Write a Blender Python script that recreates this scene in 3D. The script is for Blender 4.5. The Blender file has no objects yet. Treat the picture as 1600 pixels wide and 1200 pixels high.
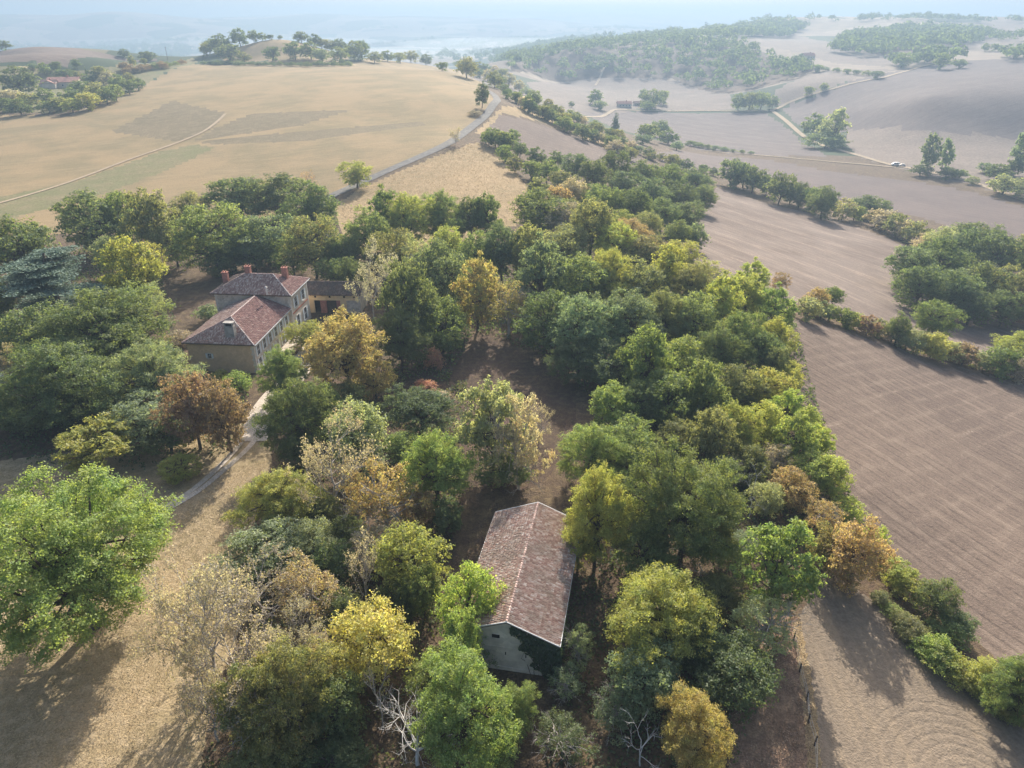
import bpy, math, random
import numpy as np
from mathutils import Vector, Matrix

# ------------------------------------------------------------------ camera, world, sun
SC = bpy.context.scene
COL = SC.collection
F, W0, H0 = 1110.0, 1600.0, 1200.0
PITCH = math.atan(572 / F)
CH = 60.0
cam_d = bpy.data.cameras.new('camera')
cam = bpy.data.objects.new('camera', cam_d)
COL.objects.link(cam)
cam.location = (0, 0, CH)
cam.rotation_euler = (math.pi / 2 - PITCH, 0, 0)
cam_d.sensor_width = 36.0
cam_d.lens = 36.0 * F / W0
cam_d.clip_start = 0.5
cam_d.clip_end = 40000
SC.camera = cam

SUN_EL, SUN_AZ = 32.0, 9.0          # azimuth in degrees to the right of +Y
world = bpy.data.worlds.new('World')
SC.world = world
world.use_nodes = True
wn = world.node_tree
for n in list(wn.nodes):
    wn.nodes.remove(n)
wo = wn.nodes.new('ShaderNodeOutputWorld')
wb = wn.nodes.new('ShaderNodeBackground')
ws = wn.nodes.new('ShaderNodeTexSky')
ws.sky_type = 'NISHITA'
ws.sun_disc = False
ws.sun_elevation = math.radians(SUN_EL)
ws.sun_rotation = math.radians(SUN_AZ)
ws.air_density = 1.0
ws.dust_density = 4.5
ws.ozone_density = 1.0
wb.inputs['Strength'].default_value = 0.13
wn.links.new(ws.outputs[0], wb.inputs['Color'])
wn.links.new(wb.outputs[0], wo.inputs['Surface'])
sun_d = bpy.data.lights.new('sun', 'SUN')
sun_d.energy = 5.0
sun_d.angle = math.radians(0.6)
sun_d.color = (1.0, 0.93, 0.82)
sun = bpy.data.objects.new('sun', sun_d)
COL.objects.link(sun)
sdir = Vector((math.sin(math.radians(SUN_AZ)) * math.cos(math.radians(SUN_EL)),
               math.cos(math.radians(SUN_AZ)) * math.cos(math.radians(SUN_EL)),
               math.sin(math.radians(SUN_EL))))
sun.rotation_euler = sdir.to_track_quat('Z', 'Y').to_euler()
sun.location = (0, 0, 300)
SC.view_settings.view_transform = 'Standard'
SC.view_settings.look = 'None'
SC.view_settings.gamma = 1.0
SC.view_settings.use_curve_mapping = False
SC.view_settings.exposure = 0.95
SC.render.engine = 'CYCLES'
SC.cycles.max_bounces = 6
SC.cycles.diffuse_bounces = 4
SC.cycles.glossy_bounces = 1
SC.cycles.transmission_bounces = 4
SC.cycles.transparent_max_bounces = 6
SC.cycles.volume_bounces = 1
SC.cycles.caustics_reflective = False
SC.cycles.caustics_refractive = False
SC.cycles.use_denoising = True
HAZE_DENSITY = 0.00041

# ------------------------------------------------------------------ pixel rays and terrain height
def ray(u, v):
    x = (u - 800) / F
    y = -(v - 600) / F
    return np.array([x, math.cos(PITCH) + y * math.sin(PITCH), -math.sin(PITCH) + y * math.cos(PITCH)])

def atz(u, v, z=0.0):
    d = ray(u, v)
    t = (z - CH) / d[2]
    return np.array([d[0] * t, d[1] * t, z])

def atr(u, v, r):
    d = ray(u, v)
    t = r / math.hypot(d[0], d[1])
    return np.array([d[0] * t, d[1] * t, CH + d[2] * t])

def project(p):
    x, y, z = p[0], p[1], p[2] - CH
    dep = y * math.cos(PITCH) - z * math.sin(PITCH)
    up = y * math.sin(PITCH) + z * math.cos(PITCH)
    return 800 + F * x / dep, 600 - F * up / dep, dep

ctl = []
for u, v, z in [
    (-400, 1200, 0), (0, 1200, 0), (400, 1200, 0), (800, 1250, 0), (1200, 1200, 0), (1600, 1200, -2.5), (2000, 1200, -6),
    (0, 900, 0), (400, 900, 0), (800, 900, 0), (1150, 900, 0), (1400, 1000, -1.5), (1600, 1000, -6), (1330, 760, -1),
    (1600, 800, -11), (1900, 800, -16), (1450, 760, -6), (1600, 620, -18), (1400, 560, -11), (1240, 510, -3), (0, 620, 0), (400, 600, 0), (800, 620, 0),
    (1100, 600, 0), (0, 480, 0), (300, 480, 0), (520, 480, 0), (800, 480, 0), (1000, 480, 0), (1420, 490, -19), (1600, 500, -24),
    (1250, 440, -10), (1400, 390, -24), (1200, 340, -20), (1120, 300, -20), (1100, 410, -4), (1000, 400, 0), (900, 340, 1),
    (830, 300, 4), (980, 300, -7), (1080, 340, -12), (900, 235, -1), (1000, 255, -12), (1600, 390, -31), (1300, 310, -31), (1900, 400, -31),
    (1100, 240, -33), (1400, 262, -34), (1600, 310, -34), (1200, 240, -34), (950, 185, -34), (1200, 172, -33), (1600, 262, -33), (1800, 300, -33),
    (800, 150, 13), (870, 195, 3), (920, 190, -20), (780, 160, 16), (700, 225, 10), (560, 290, 4), (500, 315, 2), (300, 350, 0),
    (0, 380, 0), (-300, 400, 0), (0, 260, 2), (300, 220, 7), (0, 185, 6), (-300, 185, 4), (600, 185, 13), (200, 155, 12), (700, 112, 20),
    (500, 106, 21), (320, 104, 21), (380, 92, 24), (520, 92, 23), (100, 130, 13), (0, 106, 17), (200, 100, 18),
    (1140, 132, -24), (860, 126, -27), (1000, 130, -27), (1150, 152, -28), (1330, 205, -33), (1600, 218, -31), (1230, 166, -31), (1000, 165, -33), (860, 150, -22)]:
    ctl.append(atz(u, v, z))
for u, v, r in [
    (420, 60, 850), (460, 62, 850), (385, 72, 840), (100, 77, 900), (-100, 74, 900), (250, 86, 930), (0, 76, 905), (180, 80, 915), (50, 76, 900), (50, 90, 760), (150, 92, 770), (800, 92, 1200), (900, 78, 1330),
    (1000, 72, 1400), (1100, 58, 1500), (1200, 92, 1250), (1250, 112, 1120), (1260, 132, 980), (1330, 100, 1180),
    (1450, 152, 790), (1600, 150, 840), (1600, 96, 1180), (1450, 112, 1080), (1800, 90, 1180), (1600, 62, 1600), (1600, 24, 2400), (1800, 24, 2400),
    (1400, 26, 2500), (1200, 28, 2300), (1250, 62, 1700), (1400, 62, 1700), (1100, 45, 2100), (1000, 58, 2000),
    (1500, 45, 2000), (1300, 45, 2000), (620, 96, 1000)]:
    ctl.append(atr(u, v, r))
def upoint(u, r, z):
    a = math.atan2((u - 800) / F, math.cos(PITCH))
    return np.array([r * math.sin(a), r * math.cos(a), z])
for u, r, z in [
    (420, 1050, -5), (520, 1100, -10), (330, 1150, -15), (100, 1300, -25), (-100, 1300, -25), (250, 1300, -25), (620, 1250, -18), (720, 1250, -25),
    (-200, 2000, -70), (200, 2000, -70), (500, 2000, -70), (700, 2000, -55), (0, 4000, -75), (400, 4000, -75), (700, 4000, -60), (850, 2600, -20), (850, 3600, -50),
    (1050, 3500, -10), (1300, 4000, 0), (1600, 4000, 0), (800, 1700, -30), (-200, 7400, 0), (300, 7400, 0), (700, 7600, 10), (1000, 7000, -30), (1500, 7000, 0),
    (-200, 5800, 70), (0, 5600, 82), (150, 5900, 74), (300, 5600, 80), (430, 5800, 58), (560, 6200, 70), (660, 6400, 84), (780, 6000, 60), (-200, 5000, -55), (200, 4900, -60), (550, 5300, -50), (760, 5000, -45), (0, 10500, 60), (620, 10500, 130), (760, 10500, 150), (900, 10500, 125), (1100, 10500, 60), (1600, 10500, 30), (0, 14000, -60), (800, 14000, -60), (1600, 14000, -60)]:
    ctl.append(upoint(u, r, z))
for a in (-175, -120, -80, 80, 120, 175):
    for r in (12, 60, 200, 900, 3000, 14000):
        ctl.append(np.array([r * math.sin(math.radians(a)), r * math.cos(math.radians(a)), 0 if r < 500 else -30]))
ctl.append(np.array([0, 12.0, 0]))
ctl = np.array(ctl)

def warp(x, y):
    r = np.hypot(x, y) + 6.0
    a = np.arctan2(x, y)
    return a * 1.3, np.log(r)
CX, CY = warp(ctl[:, 0], ctl[:, 1])
RC = 0.03
def phi(dx, dy):
    return np.sqrt(dx * dx + dy * dy + RC * RC)
n = len(ctl)
Amat = np.zeros((n + 1, n + 1))
Amat[:n, :n] = phi(CX[:, None] - CX[None], CY[:, None] - CY[None]) - np.eye(n) * 0.004
Amat[:n, n] = Amat[n, :n] = 1
WT = np.linalg.solve(Amat, np.append(ctl[:, 2], 0))

def far_relief(x, y):
    r = np.hypot(x, y)
    a = np.arctan2(x, y)
    k = np.clip((r - 1300) / 2500, 0, 1)
    s = (np.sin(a * 23 + r * 0.0021) + 0.7 * np.sin(a * 41 - r * 0.0033 + 1.7) + 0.5 * np.sin(a * 9 + r * 0.006 + .5))
    s2 = np.sin(x * 0.011 + 1.3) * np.sin(y * 0.009 + 0.4)
    near = np.clip((r - 250) / 500, 0, 1)
    return k * 9.0 * s + near * 1.3 * s2 * (1 - k * .5)

def gz(x, y):
    x = np.atleast_1d(np.asarray(x, float))
    y = np.atleast_1d(np.asarray(y, float))
    out = np.empty(x.shape)
    fx, fy, fo = x.ravel(), y.ravel(), out.ravel()
    for i in range(0, fx.size, 20000):
        a, b = warp(fx[i:i + 20000], fy[i:i + 20000])
        fo[i:i + 20000] = phi(a[:, None] - CX[None], b[:, None] - CY[None]) @ WT[:-1] + WT[-1]
    out = fo.reshape(x.shape)
    return out + far_relief(x, y)

def g1(x, y):
    return float(gz([x], [y])[0])

RS = np.exp(np.linspace(math.log(22), math.log(13500), 1100))
def hit(u, v, zoff=0.0, rmax=1e9):
    """first point of the pixel's ray on the ground raised by zoff"""
    d = ray(u, v)
    hl = math.hypot(d[0], d[1])
    X, Y = d[0] / hl * RS, d[1] / hl * RS
    Z = CH + d[2] / hl * RS
    f = Z - gz(X, Y) - zoff
    g = f[RS < rmax]
    k = np.argmax(g < 0)
    if not (g < 0).any():
        k = len(RS) - 1
        if rmax < 1e8:      # the ray clears the crest: take the place where it comes closest to it
            w = np.where(RS[:len(g)] > rmax * .35, g, 1e9)
            r = RS[int(np.argmin(w))]
            return np.array([d[0] / hl * r, d[1] / hl * r, CH + d[2] / hl * r - zoff])
    if k == 0:
        r = RS[0]
    else:
        t = f[k - 1] / (f[k - 1] - f[k]) if f[k] < 0 else 1
        r = RS[k - 1] + (RS[k] - RS[k - 1]) * t
    x, y = d[0] / hl * r, d[1] / hl * r
    return np.array([x, y, CH + d[2] / hl * r - zoff])

# ------------------------------------------------------------------ materials
def new_mat(name, rough=0.9):
    m = bpy.data.materials.new(name)
    m.use_nodes = True
    nt = m.node_tree
    for nd in list(nt.nodes):
        nt.nodes.remove(nd)
    out = nt.nodes.new('ShaderNodeOutputMaterial')
    b = nt.nodes.new('ShaderNodeBsdfPrincipled')
    b.inputs['Roughness'].default_value = rough
    b.inputs['Specular IOR Level'].default_value = 0.15
    nt.links.new(b.outputs[0], out.inputs['Surface'])
    return m, nt, b, out

def N(nt, t, **kw):
    nd = nt.nodes.new(t)
    for k, v in kw.items():
        setattr(nd, k, v)
    return nd

def noise(nt, scale, detail=4, rough=0.6, vec=None, stretch=None, rot=0):
    nd = N(nt, 'ShaderNodeTexNoise')
    nd.inputs['Scale'].default_value = scale
    nd.inputs['Detail'].default_value = detail
    nd.inputs['Roughness'].default_value = rough
    if vec is None:
        g = N(nt, 'ShaderNodeNewGeometry')
        vec = g.outputs['Position']
    if stretch:
        mp = N(nt, 'ShaderNodeMapping', vector_type='TEXTURE')
        mp.inputs['Rotation'].default_value = (0, 0, rot)
        mp.inputs['Scale'].default_value = stretch
        nt.links.new(vec, mp.inputs['Vector'])
        vec = mp.outputs[0]
    nt.links.new(vec, nd.inputs['Vector'])
    return nd.outputs['Fac']

def ramp(nt, fac, stops):
    r = N(nt, 'ShaderNodeValToRGB')
    e = r.color_ramp.elements
    while len(e) < len(stops):
        e.new(0.5)
    for i, (p, c) in enumerate(stops):
        e[i].position = p
        e[i].color = (*c, 1) if len(c) == 3 else c
    nt.links.new(fac, r.inputs['Fac'])
    return r.outputs['Color']

def mix(nt, fac, a, b, mode='MIX'):
    m = N(nt, 'ShaderNodeMix', data_type='RGBA', blend_type=mode)
    for s, val in ((0, fac), (6, a), (7, b)):
        if isinstance(val, (int, float)):
            m.inputs[s].default_value = val
        elif isinstance(val, tuple):
            m.inputs[s].default_value = (*val[:3], 1)
        else:
            nt.links.new(val, m.inputs[s])
    return m.outputs[2]

def mth(nt, op, a, b=None, c=None):
    m = N(nt, 'ShaderNodeMath', operation=op)
    for i, val in enumerate((a, b, c)):
        if val is None:
            continue
        if isinstance(val, (int, float)):
            m.inputs[i].default_value = val
        else:
            nt.links.new(val, m.inputs[i])
    return m.outputs[0]

def bump(nt, bsdf, h, strength=0.5, dist=0.3):
    b = N(nt, 'ShaderNodeBump')
    b.inputs['Strength'].default_value = strength
    b.inputs['Distance'].default_value = dist
    nt.links.new(h, b.inputs['Height'])
    nt.links.new(b.outputs[0], bsdf.inputs['Normal'])

def mul3(nt, col, fac):
    """colour times scalar"""
    v = N(nt, 'ShaderNodeVectorMath', operation='SCALE')
    nt.links.new(col, v.inputs[0])
    if isinstance(fac, (int, float)):
        v.inputs['Scale'].default_value = fac
    else:
        nt.links.new(fac, v.inputs['Scale'])
    return v.outputs[0]

def ground_mat(name, c1, c2, c3, big=0.05, mid=0.5, fine=3.0, bstr=0.6, bdist=0.25, spots=None):
    m, nt, b, _ = new_mat(name, 0.95)
    nb, nm, nf = noise(nt, big, 4), noise(nt, mid, 5, .65), noise(nt, fine, 4, .7)
    col = mix(nt, ramp(nt, nb, [(0.38, (0, 0, 0)), (0.62, (1, 1, 1))]), c1, c2)
    col = mix(nt, ramp(nt, nm, [(0.45, (0, 0, 0)), (0.68, (1, 1, 1))]), col, c3)
    fr = mth(nt, 'MULTIPLY_ADD', nf, 1.7, 0.15)
    col = mul3(nt, col, fr)
    if spots:
        sp = noise(nt, spots[1], 3, .5)
        col = mix(nt, ramp(nt, sp, [(spots[2], (0, 0, 0)), (spots[2] + .06, (1, 1, 1))]), col, spots[0])
    nt.links.new(col, b.inputs['Base Color'])
    bump(nt, b, mth(nt, 'ADD', nm, nf), bstr, bdist)
    return m

def px_angle(p, q):
    a, b = hit(*p), hit(*q)
    return math.atan2(b[1] - a[1], b[0] - a[0])

def furrow_mat(name, c1, c2, light, ang, spacing, ang2=None, spacing2=None, dark_amt=.45, light_amt=.45, centre=None):
    """ploughed soil: thin dark furrow lines along `ang`, paler streaks along `ang2`, or rings about `centre`"""
    m, nt, b, _ = new_mat(name, 0.95)
    g = N(nt, 'ShaderNodeNewGeometry')
    pos = g.outputs['Position']
    nb, nf, nm = noise(nt, 0.035, 4), noise(nt, 2.2, 4, .7), noise(nt, 0.25, 4, .6)
    col = mix(nt, ramp(nt, nb, [(0.4, (0, 0, 0)), (0.6, (1, 1, 1))]), c1, c2)
    col = mul3(nt, col, mth(nt, 'MULTIPLY_ADD', nf, 1.2, 0.4))
    sep = N(nt, 'ShaderNodeSeparateXYZ')
    nt.links.new(pos, sep.inputs[0])
    def across(a, wb_=3.0):
        s = mth(nt, 'ADD', mth(nt, 'MULTIPLY', sep.outputs[0], -math.sin(a)), mth(nt, 'MULTIPLY', sep.outputs[1], math.cos(a)))
        wob = noise(nt, 0.03, 2)
        return mth(nt, 'ADD', s, mth(nt, 'MULTIPLY', wob, wb_))
    def lines(s, sp, sharp):
        w = mth(nt, 'SINE', mth(nt, 'MULTIPLY', s, 2 * math.pi / sp))
        return mth(nt, 'POWER', mth(nt, 'MULTIPLY_ADD', w, 0.5, 0.5), sharp)
    if centre is not None:
        dx, dy = mth(nt, 'SUBTRACT', sep.outputs[0], centre[0]), mth(nt, 'SUBTRACT', sep.outputs[1], centre[1])
        rr = mth(nt, 'SQRT', mth(nt, 'ADD', mth(nt, 'MULTIPLY', dx, dx), mth(nt, 'MULTIPLY', dy, dy)))
        rr = mth(nt, 'ADD', rr, mth(nt, 'MULTIPLY', noise(nt, .1, 2), 1.2))
        ring = lines(rr, 1.15, 3)
        inside = ramp(nt, mth(nt, 'DIVIDE', rr, 20.0), [(0.50, (1, 1, 1)), (0.62, (0, 0, 0))])
        st = lines(across(ang), spacing, 4)
        ln = mix(nt, inside, st, ring)
    else:
        ln = lines(across(ang), spacing, 7)
    gate = mth(nt, 'MULTIPLY', ramp(nt, nm, [(0.38, (0.1, 0.1, 0.1)), (0.62, (1, 1, 1))]), ramp(nt, noise(nt, .9, 3, .6), [(0.35, (.2, .2, .2)), (0.6, (1, 1, 1))]))
    dfac = mth(nt, 'MULTIPLY', mth(nt, 'MULTIPLY', ln, dark_amt), gate)
    col = mix(nt, dfac, col, (c1[0] * .3, c1[1] * .3, c1[2] * .3))
    if ang2 is not None:
        st = noise(nt, 0.55, 3, .6, None, (14, 1, 1), ang2)
        st2 = lines(across(ang2, .8), spacing2, 3)
        lf = mth(nt, 'MULTIPLY', mth(nt, 'MULTIPLY', ramp(nt, st, [(0.4, (0, 0, 0)), (0.7, (1, 1, 1))]), st2), light_amt * 1.8)
        sp = ramp(nt, noise(nt, 1.6, 4, .75), [(0.5, (0.2, .2, .2)), (0.66, (1, 1, 1))])
        col = mix(nt, mth(nt, 'MULTIPLY', lf, sp), col, light)
    st3 = noise(nt, 0.6, 4, .65, None, (9, 1, 1), ang)
    col = mix(nt, ramp(nt, st3, [(0.5, (0, 0, 0)), (0.75, (.5, .5, .5))]), col, light)
    nt.links.new(col, b.inputs['Base Color'])
    hh = mth(nt, 'SUBTRACT', mth(nt, 'ADD', nf, noise(nt, 5.0, 3, .7)), mth(nt, 'MULTIPLY', ln, .3))
    bump(nt, b, hh, .7, .22)
    return m

def leaf_mat(name, trans=0.54):
    m = bpy.data.materials.new(name)
    m.use_nodes = True
    nt = m.node_tree
    for nd in list(nt.nodes):
        nt.nodes.remove(nd)
    out = N(nt, 'ShaderNodeOutputMaterial')
    oi = N(nt, 'ShaderNodeObjectInfo')
    g = N(nt, 'ShaderNodeNewGeometry')
    tc = N(nt, 'ShaderNodeTexCoord')
    isl = g.outputs['Random Per Island']
    # patches of turned leaves, as much of them as the object's alpha says
    pn = noise(nt, 1.9, 3, .6, tc.outputs['Object'])
    aut = mth(nt, 'SUBTRACT', 1.0, oi.outputs['Alpha'])
    t = mth(nt, 'ADD', mth(nt, 'MULTIPLY', mth(nt, 'SUBTRACT', pn, .5), 3.0), mth(nt, 'MULTIPLY', mth(nt, 'SUBTRACT', isl, .5), .35))
    t = mth(nt, 'SUBTRACT', mth(nt, 'ADD', t, mth(nt, 'MULTIPLY', aut, 2.4)), 0.95)
    t = mth(nt, 'MINIMUM', mth(nt, 'MAXIMUM', t, 0.0), .9)
    warm = ramp(nt, mth(nt, 'FRACT', mth(nt, 'MULTIPLY', isl, 7.3)), [(0.0, (.27, .245, .075)), (0.5, (.27, .19, .085)), (1.0, (.19, .125, .07))])
    col = mix(nt, t, oi.outputs['Color'], warm)
    cn = noise(nt, 4.5, 2, .5, tc.outputs['Object'])
    hue = N(nt, 'ShaderNodeHueSaturation')
    nt.links.new(mth(nt, 'MULTIPLY_ADD', cn, .11, .445), hue.inputs['Hue'])
    nt.links.new(mth(nt, 'MULTIPLY_ADD', mth(nt, 'FRACT', mth(nt, 'MULTIPLY', isl, 13.7)), .85, 1.3), hue.inputs['Value'])
    hue.inputs['Saturation'].default_value = 0.86
    nt.links.new(col, hue.inputs['Color'])
    c = hue.outputs[0]
    d = N(nt, 'ShaderNodeBsdfDiffuse')
    tr = N(nt, 'ShaderNodeBsdfTranslucent')
    gl = N(nt, 'ShaderNodeBsdfGlossy')
    gl.inputs['Roughness'].default_value = .6
    gl.inputs['Color'].default_value = (.9, .95, 1, 1)
    nt.links.new(c, d.inputs['Color'])
    tcol = mix(nt, 1.0, c, (1.4, 1.35, .7), 'MULTIPLY')
    nt.links.new(tcol, tr.inputs['Color'])
    ms = N(nt, 'ShaderNodeMixShader')
    ms.inputs[0].default_value = trans
    nt.links.new(d.outputs[0], ms.inputs[1]); nt.links.new(tr.outputs[0], ms.inputs[2])
    ms2 = N(nt, 'ShaderNodeMixShader')
    ms2.inputs[0].default_value = .02
    nt.links.new(ms.outputs[0], ms2.inputs[1]); nt.links.new(gl.outputs[0], ms2.inputs[2])
    nt.links.new(ms2.outputs[0], out.inputs['Surface'])
    return m

def solid(name, c, rough=.8, var=.25, scale=2.0, metal=0, spec=.2, bstr=0, island=0):
    m, nt, b, _ = new_mat(name, rough)
    b.inputs['Metallic'].default_value = metal
    b.inputs['Specular IOR Level'].default_value = spec
    nz = noise(nt, scale, 5, .65)
    col = ramp(nt, nz, [(0.25, tuple(x * (1 - var) for x in c)), (0.75, tuple(min(1, x * (1 + var)) for x in c))])
    if island:
        g = N(nt, 'ShaderNodeNewGeometry')
        col = mul3(nt, col, mth(nt, 'MULTIPLY_ADD', g.outputs['Random Per Island'], island, 1 - island / 2))
    nt.links.new(col, b.inputs['Base Color'])
    if bstr:
        bump(nt, b, nz, bstr, .05)
    return m

def tile_mat(name, stops, moss=(.10, .09, .07), moss_at=.62, scale=.5):
    m, nt, b, _ = new_mat(name, .85)
    g = N(nt, 'ShaderNodeNewGeometry')
    col = ramp(nt, g.outputs['Random Per Island'], stops)
    pn = noise(nt, scale, 6, .7)
    col = mix(nt, ramp(nt, pn, [(moss_at - .12, (0, 0, 0)), (moss_at + .08, (.8, .8, .8))]), col, moss)
    ln = noise(nt, 5.0, 3, .7)
    col = mul3(nt, col, mth(nt, 'MULTIPLY_ADD', ln, 1.1, .5))
    nt.links.new(col, b.inputs['Base Color'])
    bump(nt, b, noise(nt, 12, 3), .3, .03)
    return m

def masonry_mat(name, c, dark, scale=1.6, blotch=.35):
    m, nt, b, _ = new_mat(name, .92)
    v = N(nt, 'ShaderNodeTexVoronoi')
    v.inputs['Scale'].default_value = scale
    g = N(nt, 'ShaderNodeNewGeometry')
    nt.links.new(g.outputs['Position'], v.inputs['Vector'])
    bw = N(nt, 'ShaderNodeRGBToBW')
    nt.links.new(v.outputs['Color'], bw.inputs[0])
    col = mul3(nt, ramp(nt, noise(nt, .45, 5, .7), [(0.3, dark), (0.62, c)]), mth(nt, 'MULTIPLY_ADD', bw.outputs[0], blotch, 1 - blotch / 2))
    nt.links.new(col, b.inputs['Base Color'])
    bump(nt, b, noise(nt, 6, 4), .5, .04)
    return m

M = {}
M['leaf'] = leaf_mat('leaves')
M['needle'] = leaf_mat('needles', .15)
m, nt, b, _ = new_mat('dry grass blades', .9)
oi = N(nt, 'ShaderNodeObjectInfo'); g = N(nt, 'ShaderNodeNewGeometry')
nt.links.new(mul3(nt, oi.outputs['Color'], mth(nt, 'MULTIPLY_ADD', g.outputs['Random Per Island'], .8, .6)), b.inputs['Base Color'])
M['grass'] = m
M['bark'] = solid('bark', (.11, .085, .065), .95, .35, 3)
M['bark_pale'] = solid('grey bark', (.40, .36, .32), .95, .3, 3)
M['bark_white'] = solid('bleached wood', (.50, .48, .45), .9, .2, 3)

# ------------------------------------------------------------------ mesh helpers
def tag(o, label=None, cat=None, group=None, kind=None):
    if label: o['label'] = label
    if cat: o['category'] = cat
    if group: o['group'] = group
    if kind: o['kind'] = kind
    return o

def mesh_np(name, verts, faces, mats, smooth=False, fmat=None):
    """faces: (n,k) int array or list of equal-length tuples, or list of mixed tuples"""
    me = bpy.data.meshes.new(name)
    if isinstance(faces, np.ndarray):
        nf, k = faces.shape
        me.vertices.add(len(verts))
        me.vertices.foreach_set('co', np.asarray(verts, np.float32).ravel())
        me.loops.add(nf * k)
        me.loops.foreach_set('vertex_index', faces.astype(np.int32).ravel())
        me.polygons.add(nf)
        me.polygons.foreach_set('loop_start', np.arange(nf, dtype=np.int32) * k)
        me.polygons.foreach_set('loop_total', np.full(nf, k, np.int32))
        me.update(calc_edges=True)
    else:
        me.from_pydata([tuple(map(float, v)) for v in verts], [], faces)
        me.update()
    for m in (mats if isinstance(mats, (list, tuple)) else [mats]):
        me.materials.append(m)
    if smooth:
        me.polygons.foreach_set('use_smooth', np.ones(len(me.polygons), bool))
    if fmat is not None:
        me.polygons.foreach_set('material_index', np.asarray(fmat, np.int32))
    return me

def add(name, me, parent=None, loc=None):
    o = bpy.data.objects.new(name, me)
    COL.objects.link(o)
    if parent: o.parent = parent
    if loc is not None: o.location = loc
    return o

class MB:
    """collects plain shapes, built as ONE mesh object"""
    def __init__(s):
        s.v, s.f, s.m = [], [], []
    def poly(s, pts, faces, mi=0):
        k = len(s.v)
        s.v += [tuple(map(float, p)) for p in pts]
        for f in faces:
            s.f.append(tuple(i + k for i in f)); s.m.append(mi)
    def box(s, x0, y0, z0, x1, y1, z1, mi=0):
        p = [(x, y, z) for z in (z0, z1) for y in (y0, y1) for x in (x0, x1)]
        s.poly(p, [(0, 2, 3, 1), (4, 5, 7, 6), (0, 1, 5, 4), (2, 6, 7, 3), (0, 4, 6, 2), (1, 3, 7, 5)], mi)
    def tube(s, a, b, r0, r1, n=6, mi=0, caps=True):
        a, b = Vector(a), Vector(b)
        d = (b - a)
        q = d.to_track_quat('Z', 'Y').to_matrix()
        p = []
        for c, r in ((a, r0), (b, r1)):
            for i in range(n):
                t = 2 * math.pi * i / n
                p.append(tuple(c + q @ Vector((r * math.cos(t), r * math.sin(t), 0))))
        fs = [(i, (i + 1) % n, n + (i + 1) % n, n + i) for i in range(n)]
        if caps:
            fs += [tuple(reversed(range(n))), tuple(range(n, 2 * n))]
        s.poly(p, fs, mi)
    def prism(s, pts, d, mi=0):
        """planar polygon pts extruded by vector d"""
        n = len(pts)
        p = [tuple(map(float, q)) for q in pts] + [tuple(float(q[i]) + d[i] for i in range(3)) for q in pts]
        s.poly(p, [tuple(range(n)), tuple(reversed(range(n, 2 * n)))] + [(i, i + n, (i + 1) % n + n, (i + 1) % n) for i in range(n)], mi)
    def build(s, name, mats, parent=None, smooth=False):
        me = mesh_np(name, s.v, s.f, mats, smooth)
        me.polygons.foreach_set('material_index', np.asarray(s.m, np.int32))
        return add(name, me, parent)

def empty(name, loc, rz=0, scale=None):
    o = bpy.data.objects.new(name, None)
    COL.objects.link(o)
    o.location = tuple(map(float, loc))
    o.rotation_euler = (0, 0, rz)
    o.empty_display_size = .5
    if scale is not None: o.scale = tuple(map(float, scale))
    return o

# ------------------------------------------------------------------ terrain cut into fields
phis = np.concatenate([np.radians(np.arange(-180, -56, 4.0)), np.radians(np.arange(-56, 56, 0.23)), np.radians(np.arange(56, 180, 4.0))])
deps = np.radians(np.concatenate([np.arange(80, 60, -2.0), np.arange(60, 14, -0.24), np.arange(14, 4.6, -0.11)]))
rr1 = 60 / np.tan(deps)
rr2 = np.exp(np.linspace(math.log(rr1[-1] * 1.012), math.log(14000), 230))
radii = np.concatenate([rr1, rr2])
NP_, NR = len(phis), len(radii)
PH, RR = np.meshgrid(phis, radii, indexing='ij')
TX, TY = RR * np.sin(PH), RR * np.cos(PH)
DR = np.broadcast_to(np.gradient(radii)[None, :], RR.shape)
cell = np.minimum(np.radians(0.23) * RR, np.gradient(radii)[None, :])

def wpoly(px):
    return np.array([hit(u, v)[:2] for u, v in px])

def inside(poly, x, y):
    c = np.zeros(x.shape, bool)
    n = len(poly)
    for i in range(n):
        x0, y0 = poly[i]; x1, y1 = poly[(i + 1) % n]
        if y0 == y1: continue
        cond = ((y0 > y) != (y1 > y)) & (x < (x1 - x0) * (y - y0) / (y1 - y0) + x0)
        c ^= cond
    return c

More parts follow.
